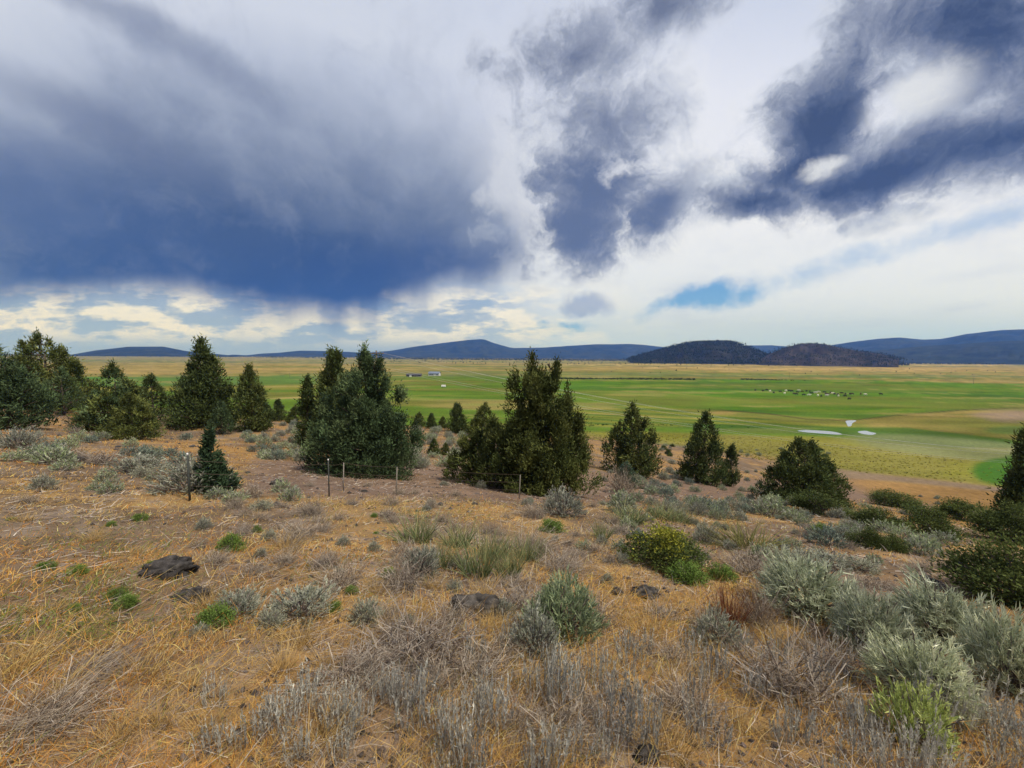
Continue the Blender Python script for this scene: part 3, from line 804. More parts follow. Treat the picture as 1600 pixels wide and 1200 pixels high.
def blade_mesh(seed, n, cols, tip, W=.02, L=1., spread=.35, bend=.2, rad=.28):
    g = np.random.default_rng(seed); fo = Acc()
    a = g.random(n) * 6.283; r = np.sqrt(g.random(n)) * rad
    B0 = np.stack([r * np.cos(a), r * np.sin(a), np.zeros(n)], 1)
    ax = unit(np.stack([np.cos(a) * r, np.sin(a) * r, np.full(n, rad / spread * .6)], 1) + g.normal(size=(n, 3)) * .10)
    fo.add(*ribbons(B0, ax, g.uniform(.45, 1.0, n) * L, W * g.uniform(.6, 1.2, n), g.normal(size=(n, 3)) * [bend, bend, .02] + [bend * .3, 0, -.03], 4, pick(g, cols, n), pick(g, tip, n), g=g))
    return fo.mesh('blades', M_GRASS), None
def leafy_mesh(seed, n, cols, leaf=.05, W=.03, tipcols=None):
    g = np.random.default_rng(seed); fo = Acc(); tw = Acc()
    c = 60
    th = np.arccos(1 - g.random(c) * .98); an = g.random(c) * 6.283
    cen = np.stack([np.sin(th) * np.cos(an) * .44, np.sin(th) * np.sin(an) * .44, np.cos(th) * .80 + .06], 1) * g.uniform(.55, 1.05, (c, 1))
    q = g.integers(0, c, n)
    P = cen[q] + g.normal(size=(n, 3)) * [.075, .075, .085]
    P[:, 2] = np.abs(P[:, 2])
    D = unit(unit(cen[q]) + g.normal(size=(n, 3)) * .7 + [0, 0, .4])
    cc = pick(g, cols, c, .2)[q]
    if tipcols is not None:
        top = (P[:, 2] > .62 + g.normal(size=n) * .12)
        cc[top] = pick(g, tipcols, int(top.sum()))
    fo.add(*ribbons(P, D, g.uniform(.6, 1.3, n) * leaf, W, None, 2, cc, None, g=g))
    m = 90; k = g.integers(0, c, m)
    root = g.normal(size=(m, 3)) * [.06, .06, 0]; dv = cen[k] - root
    tw.add(*ribbons(root, unit(dv), np.linalg.norm(dv, axis=1), .014, g.normal(size=(m, 3)) * .05, 3, pick(g, TW, m), None, False, g=g))
    return fo.mesh('foliage', M_LEAF), tw.mesh('stems', M_TWIG)

SG = [(.28, .34, .18), (.33, .39, .215), (.23, .29, .15), (.38, .43, .25)]            # fresh sage
SGREY = [(.30, .31, .235), (.36, .365, .285), (.24, .255, .19), (.42, .42, .34)]          # silvery sage
SLAV = [(.36, .345, .30), (.43, .42, .37), (.30, .285, .25), (.50, .49, .43)]            # grey wands
DEAD = [(.21, .165, .125), (.28, .235, .185), (.14, .10, .075), (.35, .30, .25)]
RAB = [(.40, .46, .15), (.48, .54, .20), (.34, .40, .13)]
BIT = [(.080, .105, .03), (.11, .135, .04), (.06, .08, .025)]
RYE = [(.12, .17, .075), (.15, .20, .10), (.10, .15, .06)]
RED = [(.20, .075, .04), (.26, .10, .05), (.15, .06, .035)]
KIND = {
 'sage': [sage_mesh(s, 620, .20, .016, SG, .66, 8) for s in (101, 102)],
 'blown': [sage_mesh(s, 760, .23, .013, [(.42, .46, .31), (.50, .53, .37), (.33, .37, .24), (.62, .64, .46)], .42, 9, 200, (-.22, -.06)) for s in (103, 104)] ,
 'silver': [sage_mesh(s, 480, .16, .017, SGREY, .5, 7) for s in (105, 106, 107)],
 'wand': [wand_mesh(s, 34, SLAV, 1., .085, .026, .4, 20) for s in (108, 109, 110, 111)],
 'dead': [twig_mesh(s, 240, DEAD, .0065) for s in (112, 113, 114)],
 'deadblown': [twig_mesh(s, 360, DEAD, .005, .1, (.7, .0), .3) for s in (115, 116)],
 'rabbit': [sage_mesh(s, 420, .17, .024, RAB, .6, 6) for s in (117,)],
 'bitter': [leafy_mesh(s, 9000, BIT, .042, .020, None) for s in (118, 119, 120)],
 'bitteryellow': [leafy_mesh(121, 9500, BIT, .042, .020, [(.26, .25, .035), (.20, .21, .03)])],
 'green': [leafy_mesh(s, 3000, [(.12, .19, .04), (.15, .22, .05)], .07, .03) for s in (122, 123)],
 'rye': [blade_mesh(s, 150, RYE, [(.22, .24, .11), (.36, .30, .14)], .022) for s in (124, 125)],
 'straw': [blade_mesh(s, 170, [(.36, .23, .08), (.42, .28, .11), (.30, .18, .07)], [(.46, .32, .13), (.5, .36, .17)], .013, 1., .6, .35) for s in (126, 127)],
 'red': [blade_mesh(128, 240, RED, RED, .012, 1., .35, .12)],
 'olive': [blade_mesh(s, 210, [(.13, .13, .045), (.17, .16, .06), (.10, .10, .035)], [(.2, .19, .07)], .020, 1., .75, .1) for s in (129,)],
 'greysage': [sage_mesh(s, 240, .19, .034, SGREY + SG, .5, 5, 60) for s in (130, 131, 132, 133)],
 'bluesage': [sage_mesh(s, 240, .19, .034, [(.19, .23, .19), (.23, .27, .22), (.16, .20, .16)], .5, 5, 60) for s in (134, 135)],
}
NAMES = {'sage': 'sagebrush', 'blown': 'sagebrush', 'silver': 'sagebrush', 'wand': 'dry_sage_stalks', 'dead': 'dead_brush', 'deadblown': 'dead_brush', 'rabbit': 'sage_rabbitbrush',
         'bitter': 'bitterbrush', 'bitteryellow': 'bitterbrush', 'green': 'green_herb', 'rye': 'rye_grass_clump', 'straw': 'straw_tuft', 'red': 'red_dock', 'olive': 'broom_shrub',
         'greysage': 'sagebrush', 'bluesage': 'sage_rabbitbrush'}  # bluesage is bluish sagebrush, named together with the yellow-green bush
CATS = {'dry_sage_stalks': 'dry stalks', 'sagebrush': 'sagebrush', 'dead_brush': 'dead shrub', 'sage_rabbitbrush': 'shrub', 'bitterbrush': 'shrub', 'green_herb': 'plant', 'rye_grass_clump': 'grass clump',
        'straw_tuft': 'grass tuft', 'red_dock': 'plant', 'broom_shrub': 'shrub'}
PLACED = []
LAND = []
def shrub(kind, x, y, w, h, label, group=None, rot=None, var=None):
    vs = KIND[kind]; fo, tw = vs[int(rng.integers(len(vs))) if var is None else var % len(vs)]
    z = float(height(x, y))
    nm = NAMES[kind]
    rz = float(rng.random() * 6.28) if rot is None else rot
    if fo and tw:
        e = bpy.data.objects.new(nm, None); C.objects.link(e); e.empty_display_size = .2
        obj('foliage', fo, e); obj('stems', tw, e)
    else: e = obj(nm, fo or tw)
    e.location = (x, y, z - .015); e.scale = (w, w, h); e.rotation_euler = (0, 0, rz)
    tag(e, label, CATS[nm], group)
    PLACED.append((x, y, w / 2))
    return e
def near(x, y):
    return min(LAND, key=lambda q: math.hypot(q[0] - x, q[1] - y))[2]
def spot(kind, px, basepy, wpx, hpx, label, group=None, rot=None, var=None):
    x, y, z = hit(px, basepy)
    dep = project(np.array([[x, y, z]]))[2][0]
    w = wpx / FPX * dep
    # a thing seen from above: part of its picture height is its own depth
    pitch = math.atan2(CAMZ - z, math.hypot(x, y))
    h = max((hpx / FPX * dep - .30 * w * math.sin(pitch)) / max(math.cos(pitch), .3), .25 * w)
    if kind == 'blown': h *= 1.35
    k = w * .28
    n = math.hypot(x, y)
    return shrub(kind, x + x / n * k, y + y / n * k, w, h, label, group, rot, var)

spot('sage', 880, 1003, 125, 98, 'bright grey-green dome of sagebrush with upright sprigs beside the long low rock')
spot('silver', 835, 1030, 85, 75, 'pale silver sagebrush leaning against the bright dome of sagebrush')
spot('dead', 925, 985, 70, 55, 'dark dead twigs at the right foot of the bright sagebrush dome')
spot('dead', 815, 965, 95, 48, 'dead twig mound between the long low rock and the bright sagebrush dome')
spot('blown', 1262, 965, 130, 80, 'rounded grey-green sagebrush, the first of the big clump by the brown slope', rot=.2)
spot('blown', 1362, 1025, 100, 80, 'pale sagebrush with curling tips in the middle of the big clump', rot=.1, var=1)
spot('blown', 1478, 1015, 120, 84, 'soft grey sagebrush at the back of the big clump', rot=-.3)
spot('blown', 1440, 1105, 130, 92, 'sagebrush with dark gaps and drooping pale tips at the front of the big clump', rot=.5, var=0)
spot('blown', 1575, 1085, 105, 105, 'sagebrush with long pale tips at the right end of the big clump', rot=.3, var=1)
spot('rabbit', 1428, 1172, 105, 100, 'small bright yellow-green bush in front of the big sagebrush clump')
spot('bitteryellow', 1035, 893, 128, 82, 'round dark green bush with yellow leafy top on the orange grass')
spot('green', 1075, 913, 62, 40, 'low fresh green plant at the foot of the round dark green bush')
spot('green', 1128, 908, 45, 30, 'little green plant right of the round dark green bush')
spot('olive', 1170, 862, 92, 60, 'olive broom-like bush with upright twigs above the dead grey bush')
spot('dead', 1178, 903, 78, 52, 'pale grey ball of dead twigs below the olive broom-like bush')
spot('silver', 1240, 893, 70, 42, 'grey bush right of the pale ball of dead twigs')
spot('silver', 1102, 850, 42, 36, 'small silvery bush behind the round dark green bush')
spot('silver', 1295, 890, 70, 30, 'flat whitish bush at the edge of the brown bare slope')
spot('silver', 1345, 895, 55, 26, 'flat pale bush on the brown bare slope')
spot('silver', 1118, 1015, 72, 64, 'silvery sagebrush with broad pale leaves next to the red dock')
spot('red', 1140, 985, 66, 95, 'rust-red dried dock stalks standing in the grass')
spot('dead', 1186, 988, 62, 80, 'dark upright dead twigs behind the rust-red dock')
for px, py, w, h in [(650, 850, 78, 74), (715, 858, 62, 60), (745, 905, 72, 92), (795, 905, 60, 78), (770, 880, 62, 70), (690, 890, 50, 60), (985, 820, 60, 42), (1030, 812, 55, 36), (940, 842, 36, 40), (1060, 818, 50, 32), (825, 880, 55, 62)]:
    spot('rye', px, py, w, h, 'tall grey-green clump of wild rye in the straw grass', 'wild rye clumps on the slope')
spot('deadblown', 838, 812, 50, 36, 'brown dead twig ball against the pale sagebrush before the ragged juniper', rot=2.6)
spot('silver', 876, 808, 72, 50, 'pale ball of sagebrush in front of the ragged olive juniper')
spot('green', 860, 832, 44, 24, 'small yellow-green plant below the pale ball of sagebrush')
spot('deadblown', 490, 808, 48, 38, 'bleached dead bush combed to the left below the second fence post', rot=3.3)
spot('dead', 468, 845, 66, 36, 'grey dead bush below the bleached combed one', 'x')
spot('deadblown', 868, 900, 78, 45, 'matted dead brush right of the tall rye clumps', rot=.4)
spot('deadblown', 830, 868, 76, 50, 'dead brush heap behind the tall rye clumps', rot=.8)
spot('silver', 372, 968, 72, 52, 'grey sagebrush combed over to the right, beside dark green leaves', rot=.4)
spot('green', 335, 985, 60, 42, 'dark green leafy plant beside the combed grey sagebrush')
spot('silver', 470, 975, 105, 60, 'bluish grey sagebrush right of the combed one')
spot('dead', 530, 925, 85, 52, 'purple-grey dead bush above the bluish grey sagebrush')
spot('silver', 660, 905, 60, 55, 'grey bush left of the tall rye clumps')
spot('dead', 625, 925, 90, 48, 'low dark bush in the hollow left of the rye clumps')
spot('green', 360, 862, 40, 32, 'small grey-green herb above the dark lava rock')
spot('dead', 650, 1060, 190, 95, 'wide tangle of grey dead branches in the middle of the grass')
spot('dead', 560, 1080, 120, 60, 'low dead tangle left of the wide grey one')
spot('dead', 740, 1085, 130, 70, 'brown dead tangle right of the wide grey one')
spot('deadblown', 40, 1165, 150, 95, 'large bleached bush combed by the wind in the near grass', rot=.5)
spot('deadblown', 120, 1070, 110, 45, 'pale combed dry bush behind the large bleached one', rot=.3)
spot('dead', 1230, 1110, 170, 105, 'big grey-brown twiggy bush left of the yellow-green bush')
spot('dead', 1300, 1060, 110, 60, 'dry brown twigs in front of the first wind-combed sagebrush')
spot('dead', 1050, 1045, 80, 40, 'burnt dark stub of brush below the silvery sagebrush')
spot('silver', 300, 772, 110, 62, 'wide grey-green bush around the young juniper by the fence')
spot('silver', 215, 742, 82, 36, 'green-grey bush on the bare ground left of the young juniper', var=1)
spot('dead', 155, 728, 60, 30, 'grey bush beside a flat dark stone on the bare ground')
spot('dead', 972, 772, 46, 46, 'dark twiggy bush below the blue-green sapling')
spot('dead', 790, 765, 55, 48, 'bare grey twigs at the foot of the ragged olive juniper')
spot('bitter', 1282, 806, 92, 42, 'dark olive bush below the broad low juniper')
spot('bitter', 1370, 828, 70, 42, 'dark spiky bush alone in the sage on the right slope')
spot('bitter', 1445, 838, 95, 52, 'dark rounded bush right of the spiky one')
spot('bitter', 1400, 793, 70, 32, 'long low dark bush on the brow above the orange strip')
spot('bitter', 1505, 815, 80, 40, 'dark bush on the brow right of the long low one')
spot('bitter', 1580, 850, 100, 70, 'big dark green bush at the top of the bare brown slope')
spot('bitter', 1585, 945, 170, 118, 'biggest dark green bush beside the wind-combed sagebrush clump')
spot('green', 1285, 838, 40, 22, 'small fresh green bush in the sage below the dark olive bush')
spot('greysage', 1205, 808, 52, 36, 'rounded grey sagebrush below the broad low juniper')
spot('greysage', 1440, 868, 48, 36, 'single green-grey sagebrush above the bare brown slope')
spot('silver', 30, 702, 60, 36, 'grey bush below the dense rounded juniper')

for px_, py_, ph in [(880, 1003, 'the bright sagebrush dome'), (748, 958, 'the long low rock'), (262, 898, 'the large dark lava rock'), (1400, 1050, 'the wind-combed sagebrush clump'), (1428, 1168, 'the bright yellow-green bush'),
                     (1035, 893, 'the round dark green bush'), (1140, 985, 'the rust-red dock'), (745, 905, 'the tall rye clumps'), (650, 1060, 'the wide tangle of dead branches'), (60, 1150, 'the large bleached bush'),
                     (296, 783, 'the fence post at the young juniper'), (514, 775, 'the fence post at the blue-green juniper'), (1230, 1110, 'the big grey-brown twiggy bush'), (372, 968, 'the combed grey sagebrush'), (876, 808, 'the pale ball of sagebrush'),
                     (1010, 1185, 'the black stone'), (1178, 903, 'the pale ball of dead twigs'), (1585, 945, 'the biggest dark green bush'), (560, 1080, 'the low dead tangle')]:
    _h = hit(px_, py_); LAND.append((_h[0], _h[1], ph))
# scattered sagebrush further off on the slope
def free(x, y, r):
    for a, b, c in TREES:
        if math.hypot(x - a, y - b) < c * .8 + r: return False
    for a, b, c in PLACED:
        if math.hypot(x - a, y - b) < (c + r) * .62: return False
    return True
REG = [  # count, px0, px1, py0, py1, kinds, size range (m), label
    (100, 960, 1270, 735, 815, ['greysage', 'bluesage', 'silver'], (.5, 1.0), 'small grey-green sagebrush on the slope right of the two big junipers'),
    (40, 1250, 1480, 775, 860, ['greysage', 'bluesage', 'silver', 'greysage', 'bitter'], (.5, .9), 'low sagebrush on the brow of the slope below the broad low juniper'),
    (40, 385, 480, 662, 722, ['greysage', 'silver', 'bluesage'], (.7, 1.2), 'pale sagebrush left of the broad blue-green juniper'),
    (34, 640, 730, 655, 735, ['greysage', 'silver'], (.8, 1.5), 'pale sagebrush in the gap between the two big junipers'),
    (34, 20, 300, 645, 735, ['greysage', 'bluesage', 'dead'], (.6, 1.1), 'dull sagebrush among the junipers on the left slope'),
    (34, 385, 1000, 735, 800, ['greysage', 'dead', 'silver'], (.3, .6), 'small bush on the bare soil before the big junipers'),
    (22, 930, 1160, 690, 740, ['greysage', 'silver'], (.8, 1.4), 'sagebrush between the three-peaked and the pyramid-shaped junipers'),
    (40, 880, 1400, 800, 880, ['silver', 'greysage', 'dead', 'bluesage'], (.25, .5), 'small bush in the orange grass below the sage slope'),
    (14, 0, 420, 735, 800, ['dead', 'greysage', 'silver'], (.3, .6), 'small dull bush in the grass along the fence'),
    (30, 1000, 1330, 672, 715, ['bitter', 'greysage'], (.9, 1.6), 'dull bush on the stony foot of the hill'),
]
for cnt, x0, x1, y0, y1, kinds, (s0, s1), lab in REG:
    done = tries = 0
    while done < cnt and tries < cnt * 6:
        tries += 1
        px, py = rng.uniform(x0, x1), rng.uniform(y0, y1)
        x, y, z = hit(px, py)
        if y > 125: continue
        w = rng.uniform(s0, s1)
        if not free(x, y, w / 2): continue
        k = kinds[int(rng.integers(len(kinds)))]
        shrub(k, x, y, w, w * rng.uniform(.5, .8), lab.replace('sagebrush', {'bluesage': 'sage_rabbitbrush', 'dead': 'dead brush', 'bitter': 'bitterbrush'}.get(k, 'sagebrush')).replace('bush ', {'bluesage': 'blue-grey bush ', 'dead': 'dead bush ', 'bitter': 'dark green bush ', 'silver': 'silvery bush '}.get(k, 'bush '), 1), 'scattered bushes on the hillside')
        done += 1
# grey wands and straw tufts in the near grass
for cnt, x0, x1, y0, y1, kind, (s0, s1), hf, lab, grp in [
    (46, 560, 1330, 1010, 1230, 'wand', (.16, .30), 1.35, 'upright pale grey dry sage stalks near', 'grey wands in the near grass'),
    (16, 1330, 1640, 1120, 1230, 'wand', (.2, .34), 1.2, 'upright pale grey dry sage stalks near', 'grey wands in the near grass'),
    (12, 330, 560, 1080, 1230, 'wand', (.15, .24), 1.2, 'upright pale grey dry sage stalks near', 'grey wands in the near grass'),
    (26, 20, 620, 800, 1200, 'straw', (.2, .4), .8, 'loose tuft of golden dry grass near', 'dry grass tufts'),
    (24, 560, 1300, 880, 1200, 'straw', (.2, .4), .9, 'loose tuft of golden dry grass near', 'dry grass tufts'),
    (18, 380, 1000, 800, 900, 'dead', (.3, .6), .5, 'small flattened dead bush near', 'small dead bushes'),
    (14, 560, 1300, 960, 1180, 'dead', (.3, .5), .55, 'small flattened dead bush near', 'small dead bushes'),
    (30, 300, 1000, 810, 930, 'dead', (.18, .4), .6, 'small flattened dead bush near', 'small dead bushes'),
    (26, 300, 1250, 820, 1000, 'silver', (.16, .34), .75, 'small silvery sagebrush near', 'small silvery sagebrush in the grass'),
    (16, 0, 620, 800, 960, 'green', (.12, .26), .7, 'small fresh green herb near', 'small green herbs in the grass'),
    (14, 1180, 1560, 850, 960, 'dead', (.3, .6), .45, 'small flattened dead bush near', 'small dead bushes')]:
    done = tries = 0
    while done < cnt and tries < cnt * 8:
        tries += 1
        px, py = rng.uniform(x0, x1), rng.uniform(y0, y1)
        x, y, z = hit(px, py)
        w = rng.uniform(s0, s1)
        if not free(x, y, w * .4): continue
        shrub(kind, x, y, w, w * hf * rng.uniform(.8, 1.25), lab + ' ' + near(x, y), grp); done += 1

# ------------------------------------------------------------------ rocks
def rock_mesh(seed, sx=1., sy=.7, sz=.5):
    import bmesh
    g = np.random.default_rng(seed)
    bm = bmesh.new(); bmesh.ops.create_icosphere(bm, subdivisions=4, radius=.5)
    V = np.array([v.co[:] for v in bm.verts])
    nrm = unit(V)
    a = fbm(nrm[:, 0] * 2.2 + seed, nrm[:, 1] * 2.2 + nrm[:, 2] * 1.7, 4) - .5
    b = fbm(nrm[:, 0] * 7 + seed, nrm[:, 2] * 7 + nrm[:, 1] * 5, 4) - .5
    rg = np.abs(fbm(nrm[:, 1] * 9 + seed, nrm[:, 2] * 9 + nrm[:, 0] * 6, 3) - .5)
    V = V * (1 + a[:, None] * .75 + b[:, None] * .45 - rg[:, None] * .55) * [sx, sy, sz * 1.3]
    V[:, 2] = np.maximum(V[:, 2], -.16)
    F = np.array([[v.index for v in f.verts] for f in bm.faces]); bm.free()
    c = np.array([.075, .066, .06])[None] * (1 + 1.6 * np.clip(b[:, None] * 2, -.4, .8)) + np.clip(a, 0, 1)[:, None] * .05
    return mesh_np('rock', V, F, np.clip(c, .01, .5), M_ROCK, False)
ROCKS = [rock_mesh(201), rock_mesh(202, 1, .8, .35), rock_mesh(203, 1.2, .6, .4), rock_mesh(204, .9, .9, .6)]
def rock(px, py, wpx, label, var, group=None, hs=1.):
    x, y, z = hit(px, py)
    dep = project(np.array([[x, y, z]]))[2][0]; w = wpx / FPX * dep
    o = obj('lava_rock', ROCKS[var % 4]); o.location = (x, y, z + .06 * w); o.scale = (w, w, w * hs)
    o.rotation_euler = (0, 0, float(rng.uniform(-.4, .4)))
    tag(o, label, 'rock', group); PLACED.append((x, y, w / 2))
rock(262, 897, 78, 'large dark pitted lava rock half sunk in the grass', 0, hs=.8)
rock(300, 935, 50, 'smaller brown stone below the large dark rock', 1)
rock(748, 958, 84, 'long low brown rock next to the bright sagebrush dome', 2)
rock(1010, 930, 44, 'thin dark stone lying in the orange grass', 1)
rock(965, 928, 20, 'small dark pebble beside the thin dark stone', 3)
rock(1395, 948, 34, 'dark stone behind the wind-combed sagebrush clump', 0)
rock(112, 722, 34, 'flat dark stone on the bare ground by a grey bush', 1)
rock(432, 758, 20, 'small dark stone on the bare soil by the broad blue-green juniper', 3)
rock(1010, 1185, 46, 'black stone in the near grass', 0)
for i in range(46):
    for _ in range(20):
        px, py = [(rng.uniform(380, 1000), rng.uniform(715, 795)), (rng.uniform(1180, 1560), rng.uniform(880, 960)), (rng.uniform(0, 350), rng.uniform(660, 740)), (rng.uniform(1000, 1300), rng.uniform(700, 740))][i % 4]
        x, y, z = hit(px, py)
        if free(x, y, .15): break
    o = obj('stone', ROCKS[i % 4]); w = rng.uniform(.10, .30) * (1 if y < 22 else 1.9)
    o.location = (x, y, z + .03 * w); o.scale = (w, w, w * .8); o.rotation_euler = (0, 0, float(rng.random() * 6))
    tag(o, 'small loose dark stone on bare soil', 'stone', 'loose stones on the hillside')

# ------------------------------------------------------------------ dry grass and litter (uncountable)
def build_grass():
    g = np.random.default_rng(5)
    def scatter(n, r0, r1, az=60):
        r = np.exp(g.uniform(math.log(r0), math.log(r1), n)); a = np.radians(g.uniform(-az, az, n))
        return r * np.sin(a), r * np.cos(a), r
    x, y, r = scatter(560000, 1.3, 75)
    z = height(x, y)
    P = np.stack([x, y, z], 1); px, py, dep = project(P)
    cover = fbm(x * .8, y * .8, 4); patch = fbm(x * .25 + 11, y * .25, 4)
    p = .26 + .80 * sst(cover, .36, .56)
    bare = sst(inpoly_edge(px, py, [(375, 715), (480, 716), (900, 730), (1000, 745)], [(350, 768), (520, 776), (900, 786), (1000, 780)]), -4, 8) * sst(px, 360, 410)
    p *= 1 - .9 * bare
    p *= 1 - .75 * sst(ell2(px, py, 1430, 905, 170, 38, 8), 1.1, .6)
    p *= 1 - .35 * sst(ell2(px, py, 430, 1060, 170, 60, 0), 1.1, .5)
    p *= 1 - .35 * sst(ell2(px, py, 250, 690, 260, 40, 0), 1.1, .6)
    p *= sst(z, .8, 5)
    k = g.random(len(x)) < p
    x, y, z, r, px, py, P, patch = x[k], y[k], z[k], r[k], px[k], py[k], P[k], patch[k]
    n = len(x)
    base = np.array([(.62, .37, .105), (.56, .25, .05), (.70, .50, .21), (.25, .18, .125), (.17, .21, .05), (.30, .25, .20)])
    w = np.tile(np.array([.36, .22, .14, .14, .05, .06]), (n, 1))
    w[:, 1] *= .4 + 2.2 * sst(patch, .45, .62)
    w[:, 0] *= .5 + 1.2 * sst(patch, .6, .4)
    pale = sst(inpoly_edge(px, py, [(0, 760), (400, 765), (1000, 785), (1300, 810), (1600, 860)], [(0, 800), (400, 860), (1000, 900), (1300, 890), (1600, 900)]), -10, 20)
    w[:, 2] += .6 * pale
    low = sst(py, 940, 1080) * sst(px, 250, 600)
    w[:, 3] += .22 * low; w[:, 5] += .16 * low
    grn = sst(ell2(px, py, 150, 950, 210, 55, -6), 1.2, .4) + sst(ell2(px, py, 180, 840, 130, 40, 0), 1.2, .4) + .7 * sst(ell2(px, py, 620, 800, 190, 30, 0), 1.2, .4) + .6 * sst(ell2(px, py, 560, 900, 120, 40, 0), 1.2, .4)
    w[:, 4] += .95 * grn
    cs = np.cumsum(w / w.sum(1, keepdims=True), 1)
    idx = (g.random(n)[:, None] > cs).sum(1).clip(0, 5)
    col = np.clip(base[idx] * (1 + g.normal(size=(n, 1)) * .22), .02, .8)
    sc = np.where(r < 6, 1., 1 + (r - 6) * .012)
    L = g.gamma(4, .025, n) * np.clip(.6 + .8 * fbm(x * .5, y * .5 + 40, 3), .5, 1.4) * sc
    L = np.clip(L * (1 - .3 * sst(r, 4, 9)), .03, .5)
    W = np.maximum(.0026, .00105 * r) * g.uniform(.7, 1.3, n)
    D = unit(np.stack([g.normal(size=n) * .42 + .10, g.normal(size=n) * .42, np.full(n, .75)], 1))
    flat = g.random(n) < .3
    D[flat, 2] *= .25; D = unit(D)
    B = np.stack([g.normal(size=n) * .35 + .12, g.normal(size=n) * .35, -np.abs(g.normal(size=n)) * .22], 1) * L[:, None]
    P[:, 2] -= .01
    G = Acc()
    for m_, sg in ((r < 8, 2), (r >= 8, 1)):
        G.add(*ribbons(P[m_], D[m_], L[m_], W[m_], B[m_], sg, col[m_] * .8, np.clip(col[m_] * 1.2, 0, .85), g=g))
    V, F, cc = np.vstack(G.V), np.vstack(G.F), np.vstack(G.C)
    tag(obj('dry_grass', mesh_np('dry_grass', V, F, cc, M_GRASS)), 'golden and rust dry grass covering the slope', 'grass', kind='stuff')
    # fallen twigs and litter
    x, y, r = scatter(56000, 1.3, 30)
    P = np.stack([x, y, height(x, y) + .012], 1); n = len(x)
    px, py, dep = project(P)
    k = g.random(n) < .25 + .6 * sst(fbm(x * .7 + 3, y * .7, 4), .42, .6)
    P, r = P[k], r[k]; n = len(P)
    D = unit(np.stack([g.normal(size=n), g.normal(size=n), g.normal(size=n) * .10 + .06], 1))
    V, F, cc = ribbons(P, D, g.uniform(.08, .32, n), np.maximum(.0035, .0011 * r) * g.uniform(.7, 1.4, n), g.normal(size=(n, 3)) * [.06, .06, .01], 2,
                       pick(g, [(.24, .20, .18), (.32, .28, .25), (.16, .12, .10), (.38, .33, .28)], n), None, g=g)
    tag(obj('twig_litter', mesh_np('twig_litter', V, F, cc, M_TWIG)), 'fallen grey twigs and dead stems littering the soil', 'litter', kind='stuff')
build_grass()
def build_gravel():
    g = np.random.default_rng(15); n = 9000
    r_ = np.exp(g.uniform(math.log(1.6), math.log(45), n)); a = np.radians(g.uniform(-58, 58, n))
    x, y = r_ * np.sin(a), r_ * np.cos(a)
    k = fbm(x * .4 + 8, y * .4, 4) > .46; x, y, r_ = x[k], y[k], r_[k]; n = len(x)
    P = np.stack([x, y, height(x, y)], 1)
    o8 = np.array([(1, 0, 0), (0, 1, 0), (-1, 0, 0), (0, -1, 0), (.1, .1, .8), (0, 0, -.5)])
    sz = np.clip(g.gamma(2, .012, n) * (.7 + r_ * .06), .006, .02 + .004 * r_)
    V = P[:, None] + o8[None] * sz[:, None, None] * g.uniform(.6, 1.3, (n, 6, 3))
    F = (np.arange(n)[:, None, None] * 6 + np.array([(0, 1, 4), (1, 2, 4), (2, 3, 4), (3, 0, 4), (1, 0, 5), (2, 1, 5), (3, 2, 5), (0, 3, 5)])[None]).reshape(-1, 3)
    c = np.repeat(pick(g, [(.10, .08, .07), (.17, .13, .11), (.07, .06, .055), (.24, .19, .16)], n), 6, 0)
    tag(obj('gravel', mesh_np('gravel', V.reshape(-1, 3), F, c, M_ROCK)), 'loose dark gravel strewn over the bare soil', 'gravel', kind='stuff')
build_gravel()

# yellow brush on the flat below the hill, reeds by the water, far scrub
def clumps(name, pts, size, cols, label, cat, k=9, hf=.8):
    g = np.random.default_rng(len(pts))
    pts = np.array(pts); n = len(pts); size = np.broadcast_to(size, n)
    P = np.repeat(pts, k, 0); s = np.repeat(size, k)
    D = unit(g.normal(size=(n * k, 3)) * [1, 1, .4] + [0, 0, .5])
    D[:, 2] = np.abs(D[:, 2])
    P = P + g.normal(size=(n * k, 3)) * (s * .18)[:, None] * [1, 1, 0]
    c = np.repeat(pick(g, cols, n, .2), k, 0)
    V, F, cc = ribbons(P, D, s * hf * g.uniform(.5, 1, n * k), s * .40, None, 1, c * .95, c * 1.25, g=g)
    return tag(obj(name, mesh_np(name, V, F, np.clip(cc, 0, .9), M_LEAF)), label, cat, kind='stuff')
def vscatter(n, fn, dmin=60, dmax=400, az=(0, 52)):
    g = np.random.default_rng(n)
    r = CAMZ / g.uniform(CAMZ / dmax, CAMZ / dmin, n); a = np.radians(g.uniform(*az, n))
    x, y = r * np.sin(a), r * np.cos(a); z = height(x, y)
    P = np.stack([x, y, z], 1); px, py, dep = project(P)
    return P[fn(px, py) * (z < 6) > g.random(n)]
pts = vscatter(22000, lambda px, py: sst(inpoly_edge(px, py, [(1020, 676), (1200, 682), (1330, 684), (1420, 694), (1700, 716)], [(1020, 690), (1200, 722), (1330, 738), (1480, 752), (1700, 785)]), 0, 5) * (1 - .9 * sst(ell2(px, py, 1592, 736, 84, 28), 1.2, .95)) * .9, 65, 170)
clumps('yellow_brush', pts, np.random.default_rng(1).uniform(.30, .60, len(pts)), [(.30, .28, .04), (.36, .31, .05), (.22, .22, .05), (.28, .22, .08)], 'low yellow-green brush covering the flat below the hill', 'brush', 7, .7)
pts = vscatter(5000, lambda px, py: sst(inpoly_edge(px, py, [(1100, 661), (1300, 666), (1420, 667), (1560, 683)], [(1100, 666), (1300, 673), (1420, 676), (1560, 692)]), -1, 2) * .6, 110, 190)
clumps('reeds', pts, np.random.default_rng(2).uniform(.5, 1.0, len(pts)), [(.04, .085, .018), (.055, .10, .02), (.03, .06, .015)], 'dark green reeds growing along the ponds', 'reeds', 7, 1.)
